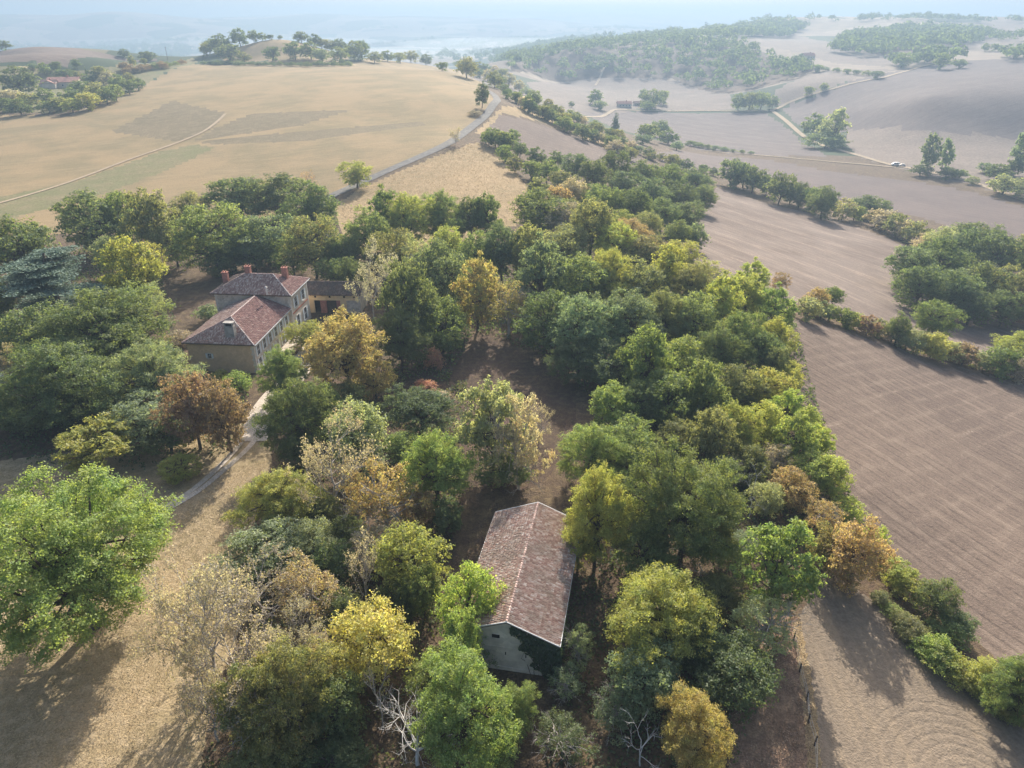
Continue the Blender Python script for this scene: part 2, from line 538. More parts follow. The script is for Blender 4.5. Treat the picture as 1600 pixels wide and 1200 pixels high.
FIELDS = [  # name, material key, pixel outline; later ones win
 ('lawn', 'lawn', [(-500, 1400), (-500, 900), (0, 720), (230, 690), (420, 640), (425, 720), (400, 800), (390, 900), (370, 1000), (330, 1100), (300, 1300), (280, 1400)]),
 ('hill_field', 'stubble', [(-700, 400), (-400, 200), (0, 178), (105, 182), (228, 132), (300, 100), (420, 96), (560, 97), (700, 104), (752, 128), (778, 158), (732, 205), (700, 226), (610, 262), (510, 308), (470, 345), (300, 360), (100, 365), (-100, 385)]),
 ('green_patch', 'greenish', [(-300, 330), (0, 308), (120, 283), (240, 240), (300, 226), (335, 231), (270, 262), (170, 300), (0, 345), (-300, 380)]),
 ('fallow_patch', 'fallow', [(268, 158), (352, 176), (332, 200), (275, 222), (175, 205), (215, 185)]),
 ('fallow_patch', 'fallow', [(392, 178), (548, 172), (470, 196), (300, 221), (330, 203)]),
 ('fallow_patch', 'fallow', [(310, 221), (500, 203), (660, 190), (664, 196), (480, 220), (330, 226)]),
 ('hill_top_field', 'stubble', [(345, 94), (330, 75), (380, 50), (460, 50), (520, 72), (545, 94), (440, 96)]),
 ('meadow', 'meadow', [(520, 322), (560, 296), (640, 262), (715, 232), (745, 222), (775, 232), (800, 262), (828, 296), (810, 350), (740, 380), (600, 400), (540, 380)]),
 ('verge', 'meadow', [(740, 208), (786, 166), (830, 172), (880, 190), (1000, 236), (990, 244), (860, 196), (800, 180), (782, 178), (755, 210)]),
 ('ploughed_field', 'plough_a', [(748, 212), (782, 180), (815, 186), (860, 200), (1000, 247), (1060, 290), (1000, 290), (880, 262), (800, 232)]),
 ('ploughed_field', 'plough_b', [(1070, 400), (1080, 350), (1120, 292), (1200, 318), (1290, 338), (1388, 372), (1440, 400), (1500, 470), (1640, 520), (1640, 582), (1450, 530), (1240, 472), (1150, 440)]),
 ('ploughed_field', 'plough_c', [(1215, 540), (1232, 498), (1300, 512), (1450, 556), (1600, 600), (1800, 650), (1900, 1150), (1700, 1100), (1560, 1030), (1500, 980), (1400, 880), (1320, 770), (1250, 650)]),
 ('tilled_field', 'plough_d', [(1250, 960), (1290, 890), (1360, 935), (1480, 1040), (1600, 1130), (1800, 1230), (1800, 1500), (1300, 1500), (1270, 1200), (1262, 1050)]),
 ('dry_strip', 'pinkdry', [(1130, 1010), (1215, 960), (1250, 965), (1262, 1050), (1270, 1200), (1300, 1500), (1120, 1500), (1140, 1150)]),
 ('grass_strip', 'straw', [(1238, 975), (1250, 962), (1266, 1050), (1276, 1110), (1284, 1200), (1290, 1300), (1268, 1300), (1262, 1200), (1254, 1090)]),
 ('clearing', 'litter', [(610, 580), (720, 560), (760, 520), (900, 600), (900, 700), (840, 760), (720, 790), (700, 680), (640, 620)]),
 ('valley_field', 'plough_e', [(1065, 235), (1180, 247), (1300, 268), (1440, 285), (1520, 300), (1620, 330), (1800, 360), (1800, 440), (1600, 393), (1440, 340), (1290, 305), (1130, 268), (1050, 262), (1020, 240)]),
 ('valley_field', 'plough_f', [(900, 172), (1000, 174), (1140, 176), (1195, 176), (1240, 208), (1290, 244), (1180, 243), (1060, 226), (960, 200)]),
 ('pale_field', 'pale', [(822, 128), (880, 124), (1000, 122), (1080, 126), (1140, 148), (1150, 171), (1000, 170), (900, 168), (850, 160)]),
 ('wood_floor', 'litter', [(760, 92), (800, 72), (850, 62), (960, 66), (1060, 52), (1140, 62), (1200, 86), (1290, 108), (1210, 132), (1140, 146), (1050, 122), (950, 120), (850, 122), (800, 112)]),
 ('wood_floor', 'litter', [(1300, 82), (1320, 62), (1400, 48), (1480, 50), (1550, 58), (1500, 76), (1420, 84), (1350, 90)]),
 ('slope_field', 'plough_g', [(1222, 168), (1300, 140), (1400, 112), (1480, 96), (1600, 90), (1800, 80), (1800, 235), (1600, 220), (1460, 212), (1330, 205), (1270, 205), (1240, 190)]),
 ('pale_field', 'pale', [(1325, 203), (1460, 210), (1600, 218), (1800, 234), (1800, 330), (1620, 318), (1520, 290), (1440, 272), (1350, 248), (1320, 226)]),
 ('pale_field', 'pale', [(1190, 165), (1215, 140), (1280, 112), (1380, 108), (1400, 110), (1300, 137), (1225, 164)]),
 ('pale_field', 'pale', [(1150, 44), (1260, 58), (1360, 84), (1460, 96), (1380, 104), (1300, 98), (1220, 76), (1130, 62)]),
 ('pale_field', 'pale', [(1420, 66), (1520, 48), (1620, 40), (1620, 60), (1480, 82)]),
 ('far_ploughed_field', 'plough_a', [(-300, 80), (0, 76), (130, 78), (260, 92), (230, 98), (100, 104), (0, 98), (-300, 100)]),
 ('farm_meadow', 'greenish', [(-200, 108), (0, 104), (160, 108), (250, 100), (300, 90), (310, 97), (228, 130), (100, 176), (0, 174), (-200, 180)]),
]
regs = [(nm, mk, wpoly(px)) for nm, mk, px in FIELDS]
# pull grid vertices onto the outlines
best = np.full(TX.shape, 1e9); BX, BY = TX.copy(), TY.copy()
fine = (np.abs(PH) < np.radians(56))
for nm, mk, poly in regs:
    for i in range(len(poly)):
        a, b = poly[i], poly[(i + 1) % len(poly)]
        d = b - a
        L2 = float(d @ d) + 1e-9
        lo, hi_ = np.minimum(a, b), np.maximum(a, b)
        pad = .02 * max(np.hypot(*a), np.hypot(*b)) + 1
        sel = fine & (TX > lo[0] - pad) & (TX < hi_[0] + pad) & (TY > lo[1] - pad) & (TY < hi_[1] + pad)
        if not sel.any(): continue
        x, y = TX[sel], TY[sel]
        t = np.clip(((x - a[0]) * d[0] + (y - a[1]) * d[1]) / L2, 0, 1)
        qx, qy = a[0] + t * d[0], a[1] + t * d[1]
        dist = np.hypot(qx - x, qy - y)
        bb = best[sel]
        qr, qp = np.hypot(qx, qy), np.arctan2(qx, qy)
        ok = (dist < bb) & (np.abs(qr - RR[sel]) < .46 * DR[sel]) & (np.abs(qp - PH[sel]) < np.radians(.23) * .46)
        bb[ok] = dist[ok]; best[sel] = bb
        tx, ty = BX[sel], BY[sel]
        tx[ok] = qx[ok]; ty[ok] = qy[ok]
        BX[sel] = tx; BY[sel] = ty
TX, TY = BX, BY
TZ = gz(TX, TY)
verts = np.stack([TX, TY, TZ], -1).reshape(-1, 3)
idx = np.arange(NP_ * NR).reshape(NP_, NR)
quads = np.stack([idx[:-1, :-1], idx[:-1, 1:], idx[1:, 1:], idx[1:, :-1]], -1).reshape(-1, 4)[:, ::-1]
wrap = np.stack([idx[-1, :-1], idx[-1, 1:], idx[0, 1:], idx[0, :-1]], -1)[:, ::-1]
quads = np.concatenate([quads, wrap])
cen = verts[quads].mean(1)
# make normals point up
v0 = verts[quads]
nz = np.cross(v0[:200, 1] - v0[:200, 0], v0[:200, 2] - v0[:200, 0])[:, 2]
if nz.mean() < 0:
    quads = quads[:, ::-1]
owner = np.full(len(quads), -1)
for i, (nm, mk, poly) in enumerate(regs):
    owner[inside(poly, cen[:, 0], cen[:, 1])] = i

SOIL, SOIL2 = (.145, .11, .09), (.12, .09, .075)
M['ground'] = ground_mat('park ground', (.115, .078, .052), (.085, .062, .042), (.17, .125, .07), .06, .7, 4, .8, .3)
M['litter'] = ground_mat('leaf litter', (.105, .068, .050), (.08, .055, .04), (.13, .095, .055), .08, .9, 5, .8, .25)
M['lawn'] = ground_mat('dry lawn', (.33, .25, .145), (.22, .175, .095), (.40, .31, .195), .09, .9, 4.5, .6, .2)
M['stubble'] = ground_mat('dry stubble', (.225, .168, .10), (.19, .15, .085), (.26, .195, .12), .012, .08, 1.2, .5, .3)
M['greenish'] = ground_mat('thin green regrowth', (.135, .135, .06), (.165, .145, .07), (.19, .155, .085), .015, .12, 1.4, .5, .3)
M['fallow'] = ground_mat('dull fallow', (.16, .128, .075), (.135, .11, .063), (.19, .15, .09), .02, .2, 1.6, .7, .4)
M['meadow'] = ground_mat('golden dry meadow', (.31, .225, .12), (.25, .19, .10), (.35, .255, .145), .03, .25, 2.0, .7, .4)
M['pinkdry'] = ground_mat('dry leaf strewn strip', (.26, .17, .12), (.20, .135, .09), (.33, .23, .15), .1, 1.0, 5, .9, .3)
M['straw'] = ground_mat('uncut straw', (.45, .33, .19), (.36, .26, .14), (.5, .38, .23), .3, 1.5, 6, 1.0, .4)
M['pale'] = ground_mat('pale cropped field', (.175, .138, .112), (.15, .12, .098), (.195, .155, .125), .01, .05, .6, .3, .3)
A = px_angle
M['stubble'] = furrow_mat('dry stubble', (.26, .19, .10), (.19, .15, .078), (.32, .24, .14), A((100, 270), (600, 215)), 3.2, A((250, 180), (620, 150)), 26, .16, .25)
M['plough_a'] = furrow_mat('ploughed soil', SOIL, SOIL2, (.26, .20, .16), A((800, 190), (960, 245)), 2.2, A((800, 190), (960, 245)), 7)
M['plough_b'] = furrow_mat('ploughed soil with straw', SOIL, (.19, .15, .125), (.36, .28, .22), A((1120, 320), (1380, 400)), 2.2, A((1120, 320), (1380, 400)), 17, .3, .8)
M['plough_c'] = furrow_mat('ploughed soil crossed by harrow lines', (.158, .118, .093), (.135, .10, .08), (.31, .24, .185), A((1260, 523), (1600, 713)), 2.4, A((1330, 668), (1600, 583)), 3.6, .55, .5)
cc = hit(1500, 1185)
M['plough_d'] = furrow_mat('tilled soil with turning rings', (.215, .17, .125), (.18, .145, .11), (.34, .26, .17), A((1300, 960), (1420, 1200)), 1.5, A((1300, 960), (1420, 1200)), 9, .18, .5, centre=(cc[0], cc[1] - 4))
M['plough_e'] = furrow_mat('valley soil', (.145, .112, .10), (.125, .098, .09), (.18, .145, .125), A((1100, 250), (1500, 340)), 6, A((1100, 250), (1500, 340)), 20, .3, .4)
M['plough_f'] = furrow_mat('valley soil pale', (.13, .104, .095), (.112, .09, .085), (.29, .24, .20), A((950, 180), (1250, 225)), 7, A((950, 180), (1250, 225)), 25, .25, .4)
M['plough_g'] = furrow_mat('slope soil', (.13, .104, .095), (.112, .09, .085), (.20, .163, .14), A((1300, 185), (1600, 105)), 9, A((1300, 185), (1600, 105)), 30, .35, .6)
# countryside beyond: a patchwork of fields and scrub
m, nt, b, _ = new_mat('countryside', .95)
v = N(nt, 'ShaderNodeTexVoronoi'); v.inputs['Scale'].default_value = .0042
g = N(nt, 'ShaderNodeNewGeometry')
ad = N(nt, 'ShaderNodeVectorMath', operation='ADD')
nn = N(nt, 'ShaderNodeTexNoise'); nn.inputs['Scale'].default_value = .004
nt.links.new(g.outputs['Position'], nn.inputs['Vector'])
sc_ = N(nt, 'ShaderNodeVectorMath', operation='SCALE'); sc_.inputs['Scale'].default_value = 150
nt.links.new(nn.outputs['Color'], sc_.inputs[0])
nt.links.new(g.outputs['Position'], ad.inputs[0]); nt.links.new(sc_.outputs[0], ad.inputs[1])
nt.links.new(ad.outputs[0], v.inputs['Vector'])
bw = N(nt, 'ShaderNodeRGBToBW'); nt.links.new(v.outputs['Color'], bw.inputs[0])
col = ramp(nt, bw.outputs[0], [(0.2, (.035, .055, .025)), (0.42, (.05, .07, .03)), (0.46, (.22, .175, .12)), (0.6, (.14, .11, .09)), (0.75, (.25, .20, .15))])
col = mul3(nt, col, mth(nt, 'MULTIPLY_ADD', noise(nt, .03, 5), .8, .6))
nt.links.new(col, b.inputs['Base Color'])
M['country'] = m

def sub_mesh(name, fsel, mat):
    q = quads[fsel]
    used, inv = np.unique(q, return_inverse=True)
    me = mesh_np(name, verts[used], inv.reshape(q.shape).astype(np.int32), mat, smooth=True)
    return tag(add(name, me), kind='structure')
for i, (nm, mk, poly) in enumerate(regs):
    s = owner == i
    if s.any(): sub_mesh(nm, s, M[mk])
rc = np.hypot(cen[:, 0], cen[:, 1])
far = (owner == -1) & ((rc > 620) | (np.abs(np.arctan2(cen[:, 0], cen[:, 1])) > 1.2) & (rc > 300))
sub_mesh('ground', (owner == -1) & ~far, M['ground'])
sub_mesh('countryside', far, M['country'])

# ------------------------------------------------------------------ roads, tracks
def ribbon(name, px, width, mat, lift=.06, kind='structure', step=4.0):
    P = [hit(u, v) for u, v in px]
    pts = [P[0]]
    for a, b in zip(P[:-1], P[1:]):
        k = max(1, int(np.hypot(*(b - a)[:2]) / step))
        for i in range(1, k + 1):
            pts.append(a + (b - a) * i / k)
    pts = np.array(pts)[:, :2]
    for _ in range(6):
        pts[1:-1] = (pts[:-2] + 2 * pts[1:-1] + pts[2:]) / 4
    t = np.gradient(pts, axis=0)
    t /= np.linalg.norm(t, axis=1)[:, None] + 1e-9
    nrm = np.stack([-t[:, 1], t[:, 0]], -1)
    V = []
    offs = (-.5, -.25, 0, .25, .5)
    for o in offs:
        q = pts + nrm * width * o
        r = np.hypot(q[:, 0], q[:, 1])
        V.append(np.stack([q[:, 0], q[:, 1], gz(q[:, 0], q[:, 1]) + lift + r * .0004], -1))
    V = np.stack(V, 1)
    n = len(pts)
    I = np.arange(n * 5).reshape(n, 5)
    fq = np.stack([I[:-1, :-1], I[1:, :-1], I[1:, 1:], I[:-1, 1:]], -1).reshape(-1, 4)[:, ::-1]
    me = mesh_np(name, V.reshape(-1, 3), fq, mat, True)
    return tag(add(name, me), kind=kind)
M['asphalt'] = ground_mat('worn asphalt', (.115, .11, .105), (.14, .135, .13), (.19, .18, .165), .05, .6, 5, .2, .05)
M['gravel'] = ground_mat('pale gravel', (.50, .43, .36), (.42, .36, .29), (.56, .49, .42), .2, 1.2, 6, .7, .08)
M['track'] = ground_mat('beaten earth track', (.32, .25, .17), (.27, .215, .145), (.36, .285, .20), .05, .6, 5, .3, .05)
ribbon('road', [(480, 326), (510, 309), (560, 288), (610, 265), (660, 244), (700, 226), (735, 200), (760, 180), (778, 158), (774, 150), (760, 141)], 4.6, M['asphalt'])
ribbon('driveway_rut', [(236, 806), (300, 768), (345, 728), (376, 694), (392, 668)], .9, M['gravel'], .04, step=1.0)
ribbon('driveway_rut', [(256, 800), (312, 768), (358, 728), (392, 698), (408, 672)], .9, M['gravel'], .04, step=1.0)
ribbon('driveway', [(392, 690), (404, 668), (412, 645), (430, 620), (450, 600), (472, 570), (500, 530)], 5.0, M['gravel'], .05, step=1.0)
ribbon('path', [(-60, 332), (0, 318), (100, 288), (200, 250), (265, 228), (320, 206), (345, 186), (352, 178)], 1.7, M['track'])
ribbon('valley_road', [(860, 170), (960, 171), (1100, 173), (1200, 174)], 4.5, M['track'])
ribbon('valley_track', [(1205, 172), (1240, 200), (1285, 228), (1330, 240), (1390, 258), (1440, 266), (1520, 285), (1620, 320)], 4.5, M['track'])
ribbon('valley_track', [(1208, 172), (1230, 160), (1300, 140), (1380, 122), (1440, 104), (1490, 94)], 5, M['track'])
ribbon('valley_lane', [(1110, 236), (1200, 244), (1290, 252), (1360, 258), (1400, 262)], 2.8, M['track'])
ribbon('hill_track', [(930, 134), (940, 115), (948, 95)], 3.5, M['track'])
ribbon('farm_lane', [(228, 134), (180, 150), (150, 164), (112, 180)], 3.0, M['track'])

# ------------------------------------------------------------------ buildings
M['wall_ochre'] = masonry_mat('ochre render', (.66, .49, .32), (.52, .38, .26), 3, .15)
M['wall_stone'] = masonry_mat('grey stone wall', (.55, .50, .44), (.38, .34, .29), 2.2, .45)
M['wall_pale'] = masonry_mat('pale facade', (.62, .54, .44), (.50, .44, .37), 3, .12)
M['wall_yellow'] = masonry_mat('yellow render', (.78, .60, .36), (.64, .48, .29), 2, .15)
M['brick'] = masonry_mat('red brick', (.42, .20, .15), (.32, .15, .12), 4, .4)
M['quoin'] = solid('pale dressed stone', (.60, .56, .50), .85, .15)
M['brick_band'] = solid('brick band', (.42, .19, .13), .85, .2, 4)
M['shutter'] = solid('grey blue shutter paint', (.66, .71, .73), .6, .1, 3)
M['frame_white'] = solid('white window paint', (.62, .62, .60), .5, .1)
M['glass'] = solid('dark window glass', (.035, .045, .055), .08, .1, spec=.6)
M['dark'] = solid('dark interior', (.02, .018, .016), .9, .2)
M['cement'] = masonry_mat('grey cement wall', (.76, .70, .62), (.50, .46, .42), 1.1, .22)
M['zinc'] = solid('zinc gutter', (.50, .52, .54), .4, .1, metal=.4, spec=.5)
M['verge'] = solid('pale verge board', (.62, .62, .62), .7, .12)
M['wood_dark'] = solid('weathered timber', (.10, .075, .055), .9, .3)
M['tile_front'] = tile_mat('mottled canal tiles', [(0, (.27, .17, .14)), (.45, (.37, .245, .205)), (.8, (.46, .34, .28)), (1, (.54, .44, .37))], (.21, .165, .14), .70)
M['tile_red'] = tile_mat('red canal tiles', [(0, (.20, .115, .10)), (.5, (.26, .15, .13)), (.85, (.31, .19, .165)), (1, (.40, .29, .245))], (.15, .09, .075), .66)
M['tile_old'] = tile_mat('lichened canal tiles', [(0, (.28, .17, .135)), (.35, (.36, .24, .195)), (.65, (.42, .31, .255)), (.9, (.49, .40, .345)), (1, (.57, .49, .43))], (.25, .20, .155), .56, .35)
M['tile_brown'] = tile_mat('brown mossy canal tiles', [(0, (.11, .08, .065)), (.6, (.16, .115, .095)), (1, (.24, .18, .15))], (.085, .08, .07), .55)
M['ridge'] = solid('pale ridge tiles', (.38, .27, .235), .85, .2, 4, island=.9)
M['roof_under'] = solid('roof boarding', (.16, .11, .09), .9, .2)
M['mortar'] = solid('pale mortar', (.58, .50, .46), .9, .15)

rng_t = np.random.default_rng(5)
def tile_slope(parent, quad, mat, name='roof_tiles', colw=.30, roww=.42, jit=.02):
    """quad: eave-left, eave-right, top-right, top-left; canal tiles laid inside that outline"""
    P = [np.array(p, float) for p in quad]
    ex = (P[1] - P[0]); L = np.linalg.norm(ex); ex /= L
    nrm = np.cross(ex, P[3] - P[0] if np.linalg.norm(P[3] - P[0]) > .1 else P[2] - P[0]); nrm /= np.linalg.norm(nrm)
    if nrm[2] < 0: nrm = -nrm
    up = np.cross(nrm, ex)
    if up[2] < 0: up = -up
    q2 = np.array([[(p - P[0]) @ ex, (p - P[0]) @ up] for p in P])
    D = q2[:, 1].max()
    nc, nr = int(L / colw), int(D / roww)
    cw, rw = L / nc, D / nr
    cx, cy = np.meshgrid((np.arange(nc) + .5) * cw, (np.arange(nr) + .5) * rw)
    cx, cy = cx.ravel(), cy.ravel()
    ok = inside(q2, cx, cy)
    cx, cy = cx[ok], cy[ok]
    k = len(cx)
    w = cw * .47
    prof = [(-w, 0.0), (-w * .45, .075), (w * .45, .075), (w, 0.0)]
    V = np.zeros((k, 8, 3))
    j1, j2, jr = rng_t.normal(0, jit, k), rng_t.normal(0, jit * .6, k), rng_t.normal(0, .02, k)
    for i, (px, ph) in enumerate(prof):
        for e, (ly, lift, sc) in enumerate(((-rw * .56, .055, 1.0), (rw * .5, .012, .86))):
            X = cx + px * sc + j1 + jr * ly
            Y = cy + ly + j2
            Z = ph + lift + j2 * .4 + .03
            V[:, e * 4 + i] = P[0] + X[:, None] * ex + Y[:, None] * up + Z[:, None] * nrm
    base = np.arange(k)[:, None, None] * 8
    f = np.array([[0, 1, 5, 4], [1, 2, 6, 5], [2, 3, 7, 6], [0, 3, 2, 1]])
    Fq = (base + f[None]).reshape(-1, 4)
    me = mesh_np(name, V.reshape(-1, 3), Fq, mat)
    o = add(name, me, parent)
    return tag(o, kind='stuff')

def ridge_line(parent, a, b, mat=None, name='ridge_tiles', r=.13, step=.42):
    a, b = np.array(a, float), np.array(b, float)
    n = max(1, int(np.linalg.norm(b - a) / step))
    mb = MB()
    d = (b - a) / n
    for i in range(n):
        p, q = a + d * i, a + d * (i + .96)
        mb.tube(p + (0, 0, .035), q + (0, 0, .005), r * random.uniform(1.0, 1.15), r * .85, 6)
    o = mb.build(name, mat or M['ridge'], parent)
    return tag(o, kind='stuff')

def window(parent, x, y, z, w, h, face='x', shutters=True, wallname='window', depth=.12):
    """a window on a wall facing +x (face x) or -y (face y) in the parent's frame; x,y on the wall face, z the sill height"""
    def B(mb, a0, z0, a1, z1, d0, d1, mi=0):
        if face == 'x': mb.box(x + d0, y + a0, z + z0, x + d1, y + a1, z + z1, mi)
        else: mb.box(x + a0, y - d1, z + z0, x + a1, y - d0, z + z1, mi)
    mb = MB()
    for a0, a1, z0, z1 in ((-w / 2 - .12, -w / 2, -.12, h + .15), (w / 2, w / 2 + .12, -.12, h + .15), (-w / 2, w / 2, h, h + .15)):
        B(mb, a0, z0, a1, z1, .002, .07)
    for a0, a1, z0, z1 in ((-.03, .03, 0, h), (-w / 2, -.03, h * .48, h * .52), (.03, w / 2, h * .48, h * .52)):
        B(mb, a0, z0, a1, z1, .012, .035, 1)
    f = mb.build('window', [M['quoin'], M['frame_white']], parent)
    g = MB(); B(g, -w / 2, 0, w / 2, h, .003, .011); g.build('pane', M['glass'], f)
    s = MB(); B(s, -w / 2 - .18, -.2, w / 2 + .18, -.12, .002, .16); s.build('sill', M['quoin'], f)
    if shutters:
        for sg in (-1, 1):
            mb = MB()
            a = sg * (w / 2 + .14); b_ = sg * (w / 2 + .14 + w * .5)
            B(mb, min(a, b_), -.02, max(a, b_), h + .02, .075, .115)
            for k in range(5):
                B(mb, min(a, b_) + .04, h * (.04 + k * .19), max(a, b_) - .04, h * (.04 + k * .19) + .12, .116, .135)
            mb.build('shutter', M['shutter'], f)
    return f

def hip_base(parent, pts, faces, mat=None):
    mb = MB(); mb.poly(pts, faces); return mb.build('roof', mat or M['roof_under'], parent)

def chimney(house_roof, x, y, z0, z1, w, d, mat, name='chimney', cap=True, open_top=False):
    mb = MB()
    mb.box(x - w / 2, y - d / 2, z0, x + w / 2, y + d / 2, z1)
    c = mb.build(name, mat, house_roof)
    return c

HA = math.radians(-4.8)
hx, hy = -47.8, 120.3
house = tag(empty('country_house', (hx, hy, 0), HA), 'two storey stone country house with hipped red tile roofs and shuttered side windows', 'house')
# front block: walls x -13.4..-.5, y .5..18.9 ; eaves 6.0
mb = MB(); mb.box(-13.4, .5, -.5, -.5, 18.9, 6.0)
mb.build('front_wall', M['wall_ochre'], house)['label'] = 'lower front block in ochre render'
mb = MB(); mb.box(-.497, .52, -.4, -.47, 18.88, 5.98)
mb.build('side_facade', M['wall_pale'], house)['label'] = 'pale facade of the front block'
mb = MB()
for k in range(11):
    zz = -.3 + k * .57
    L_ = .55 if k % 2 else .38
    mb.box(-.5 - L_, .47, zz, -.42, .50 + .0, zz + .50)
    mb.box(-.468, .47, zz, -.42, .5 + L_, zz + .50)
mb.build('quoins', M['quoin'], house)
mb = MB(); mb.box(-.47, .53, 5.55, -.40, 18.88, 5.9); mb.build('cornice', M['brick_band'], house)
e1, rz1 = 6.05, 8.85
FLp, FRp = (-13.95, 0, e1), (0.05, 0, e1)
AP = (-6.95, 6.7, rz1)
RB = (-6.95, 18.85, rz1)
RR_, RL_ = (0.05, 18.85, e1), (-13.95, 18.85, e1)
bt = .12
roof1 = hip_base(house, [FLp, FRp, RR_, RL_, AP, RB, tuple(np.array(FLp) - (0, 0, bt)), tuple(np.array(FRp) - (0, 0, bt)), tuple(np.array(RR_) - (0, 0, bt)), tuple(np.array(RL_) - (0, 0, bt))],
                 [(0, 1, 4), (1, 2, 5, 4), (3, 0, 4, 5), (2, 3, 5), (6, 7, 1, 0), (7, 8, 2, 1), (9, 6, 0, 3), (6, 9, 8, 7), (8, 9, 3, 2)])
roof1['label'] = 'hipped roof of the front block'
tile_slope(roof1, [FLp, FRp, AP, AP], M['tile_front'])
tile_slope(roof1, [FRp, RR_, RB, AP], M['tile_red'])
tile_slope(roof1, [RL_, FLp, AP, RB], M['tile_front'])
ridge_line(roof1, FLp, AP, M['ridge']); ridge_line(roof1, FRp, AP, M['mortar'], step=.5); ridge_line(roof1, AP, RB, M['mortar'])
mb = MB(); mb.tube((.15, -.05, e1 - .06), (.15, 18.8, e1 - .06), .09, .09, 6); mb.build('gutter', M['zinc'], roof1)
mb = MB(); mb.tube((-14.0, -.1, e1 - .06), (.1, -.1, e1 - .06), .08, .08, 6); mb.build('gutter', M['wood_dark'], roof1)
# big grey chimney on the front hip
mb = MB()
cx0, cy0 = -5.1, 2.0
mb.box(cx0 - .9, cy0 - .5, 6.3, cx0 + .9, cy0 + .5, 9.0)
M['chimney_grey'] = masonry_mat('sooty chimney render', (.36, .34, .31), (.22, .20, .185))
ch = mb.build('chimney', M['chimney_grey'], roof1); ch['label'] = 'broad grey chimney with open hood'
mb = MB()
for sx in (-.82, .82 - .2):
    mb.box(cx0 + sx, cy0 - .45, 9.003, cx0 + sx + .2, cy0 + .45, 9.6)
mb.box(cx0 - .98, cy0 - .58, 9.603, cx0 + .98, cy0 + .58, 9.75)
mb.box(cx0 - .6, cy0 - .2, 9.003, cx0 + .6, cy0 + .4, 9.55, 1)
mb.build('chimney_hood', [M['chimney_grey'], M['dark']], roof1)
for yy in (2.3, 5.2, 8.1, 11.0, 13.9, 16.8):
    window(house, -.47, yy, 3.2, 1.05, 1.9)
    window(house, -.47, yy, .3, 1.0, 2.2)
window(house, -9.3, .5, 2.9, .6, .9, 'y', shutters=True)
# main block: x -16..0.06, y 18.95..29 ; eaves 9
mb = MB(); mb.box(-16.0, 18.95, -.5, .06, 29.0, 9.0)
mb.build('main_wall', M['wall_stone'], house)['label'] = 'taller rear block in grey stone'
mb = MB(); mb.box(.063, 18.97, -.4, .09, 28.98, 8.98); mb.build('side_facade', M['wall_pale'], house)['label'] = 'pale facade of the taller block'
for q in range(3):
    mb = MB()
    for k in range(16):
        zz = -.3 + k * .57
        L_ = .55 if k % 2 else .38
        if q == 0:
            mb.box(.06 - L_, 18.90, zz, .14, 18.947, zz + .5); mb.box(.093, 18.948, zz, .14, 18.95 + L_, zz + .50)
        elif q == 1: mb.box(.093, 29.02 - L_, zz, .14, 29.05, zz + .50)
        else: mb.box(-16.05, 18.90, zz, -16.0 + L_, 18.947, zz + .5)
    mb.build('quoins', M['quoin'], house)['kind'] = 'stuff'
mb = MB(); mb.box(.091, 19.55, 4.45, .15, 28.4, 4.8); mb.build('string_course', M['brick_band'], house)
mb = MB(); mb.box(.091, 19.55, 8.5, .17, 28.4, 8.85); mb.build('string_course', M['brick_band'], house)
for yy in (21.7, 26.1):
    window(house, .09, yy, 5.5, 1.3, 2.1)
    window(house, .09, yy, .9, 1.3, 2.6)
mb = MB(); mb.box(-15.9, 18.935, 8.62, -.5, 18.948, 8.8); mb.build('eave_band', M['brick_band'], house)
e2, rz2 = 9.05, 11.7
a, b_, c, d = (-16.6, 18.35, e2), (.65, 18.35, e2), (.65, 29.6, e2), (-16.6, 29.6, e2)
r1, r2 = (-11.0, 23.97, rz2), (-4.9, 23.97, rz2)
lo = lambda p: (p[0], p[1], p[2] - .14)
roof2 = hip_base(house, [a, b_, c, d, r1, r2, lo(a), lo(b_), lo(c), lo(d)],
                 [(0, 1, 5, 4), (1, 2, 5), (2, 3, 4, 5), (3, 0, 4), (6, 7, 1, 0), (7, 8, 2, 1), (8, 9, 3, 2), (9, 6, 0, 3), (6, 9, 8, 7)])
roof2['label'] = 'hipped roof of the taller block'
tile_slope(roof2, [a, b_, r2, r1], M['tile_front'])
tile_slope(roof2, [b_, c, r2, r2], M['tile_red'])
tile_slope(roof2, [c, d, r1, r2], M['tile_brown'])
tile_slope(roof2, [d, a, r1, r1], M['tile_brown'])
for p, q in ((a, r1), (r1, r2), (d, r1), (c, r2)): ridge_line(roof2, p, q)
ridge_line(roof2, b_, r2, M['mortar'], step=.5)
mb = MB(); mb.tube((.75, 18.3, e2 - .06), (.75, 29.6, e2 - .06), .09, .09, 6); mb.build('gutter', M['zinc'], roof2)
mb = MB(); mb.tube((-16.6, 18.25, e2 - .06), (.7, 18.25, e2 - .06), .08, .08, 6); mb.build('gutter', M['wood_dark'], roof2)
def brick_chimney(x, y, z0, z1, w=1.15, d=.8):
    mb = MB(); mb.box(x - w / 2, y - d / 2, z0, x + w / 2, y + d / 2, z1)
    mb.box(x - w / 2 - .07, y - d / 2 - .07, z1 + .003, x + w / 2 + .07, y + d / 2 + .07, z1 + .15)
    c = mb.build('chimney', M['brick'], roof2)
    for s in (-.28, .28):
        m2 = MB(); m2.tube((x + s, y, z1 + .153), (x + s, y, z1 + .5), .15, .12, 8)
        m2.build('chimney_pot', M['brick_band'], roof2)
def to_local(p):
    q = Matrix.Rotation(-HA, 3, 'Z') @ Vector((p[0] - hx, p[1] - hy, 0)); return q.x, q.y
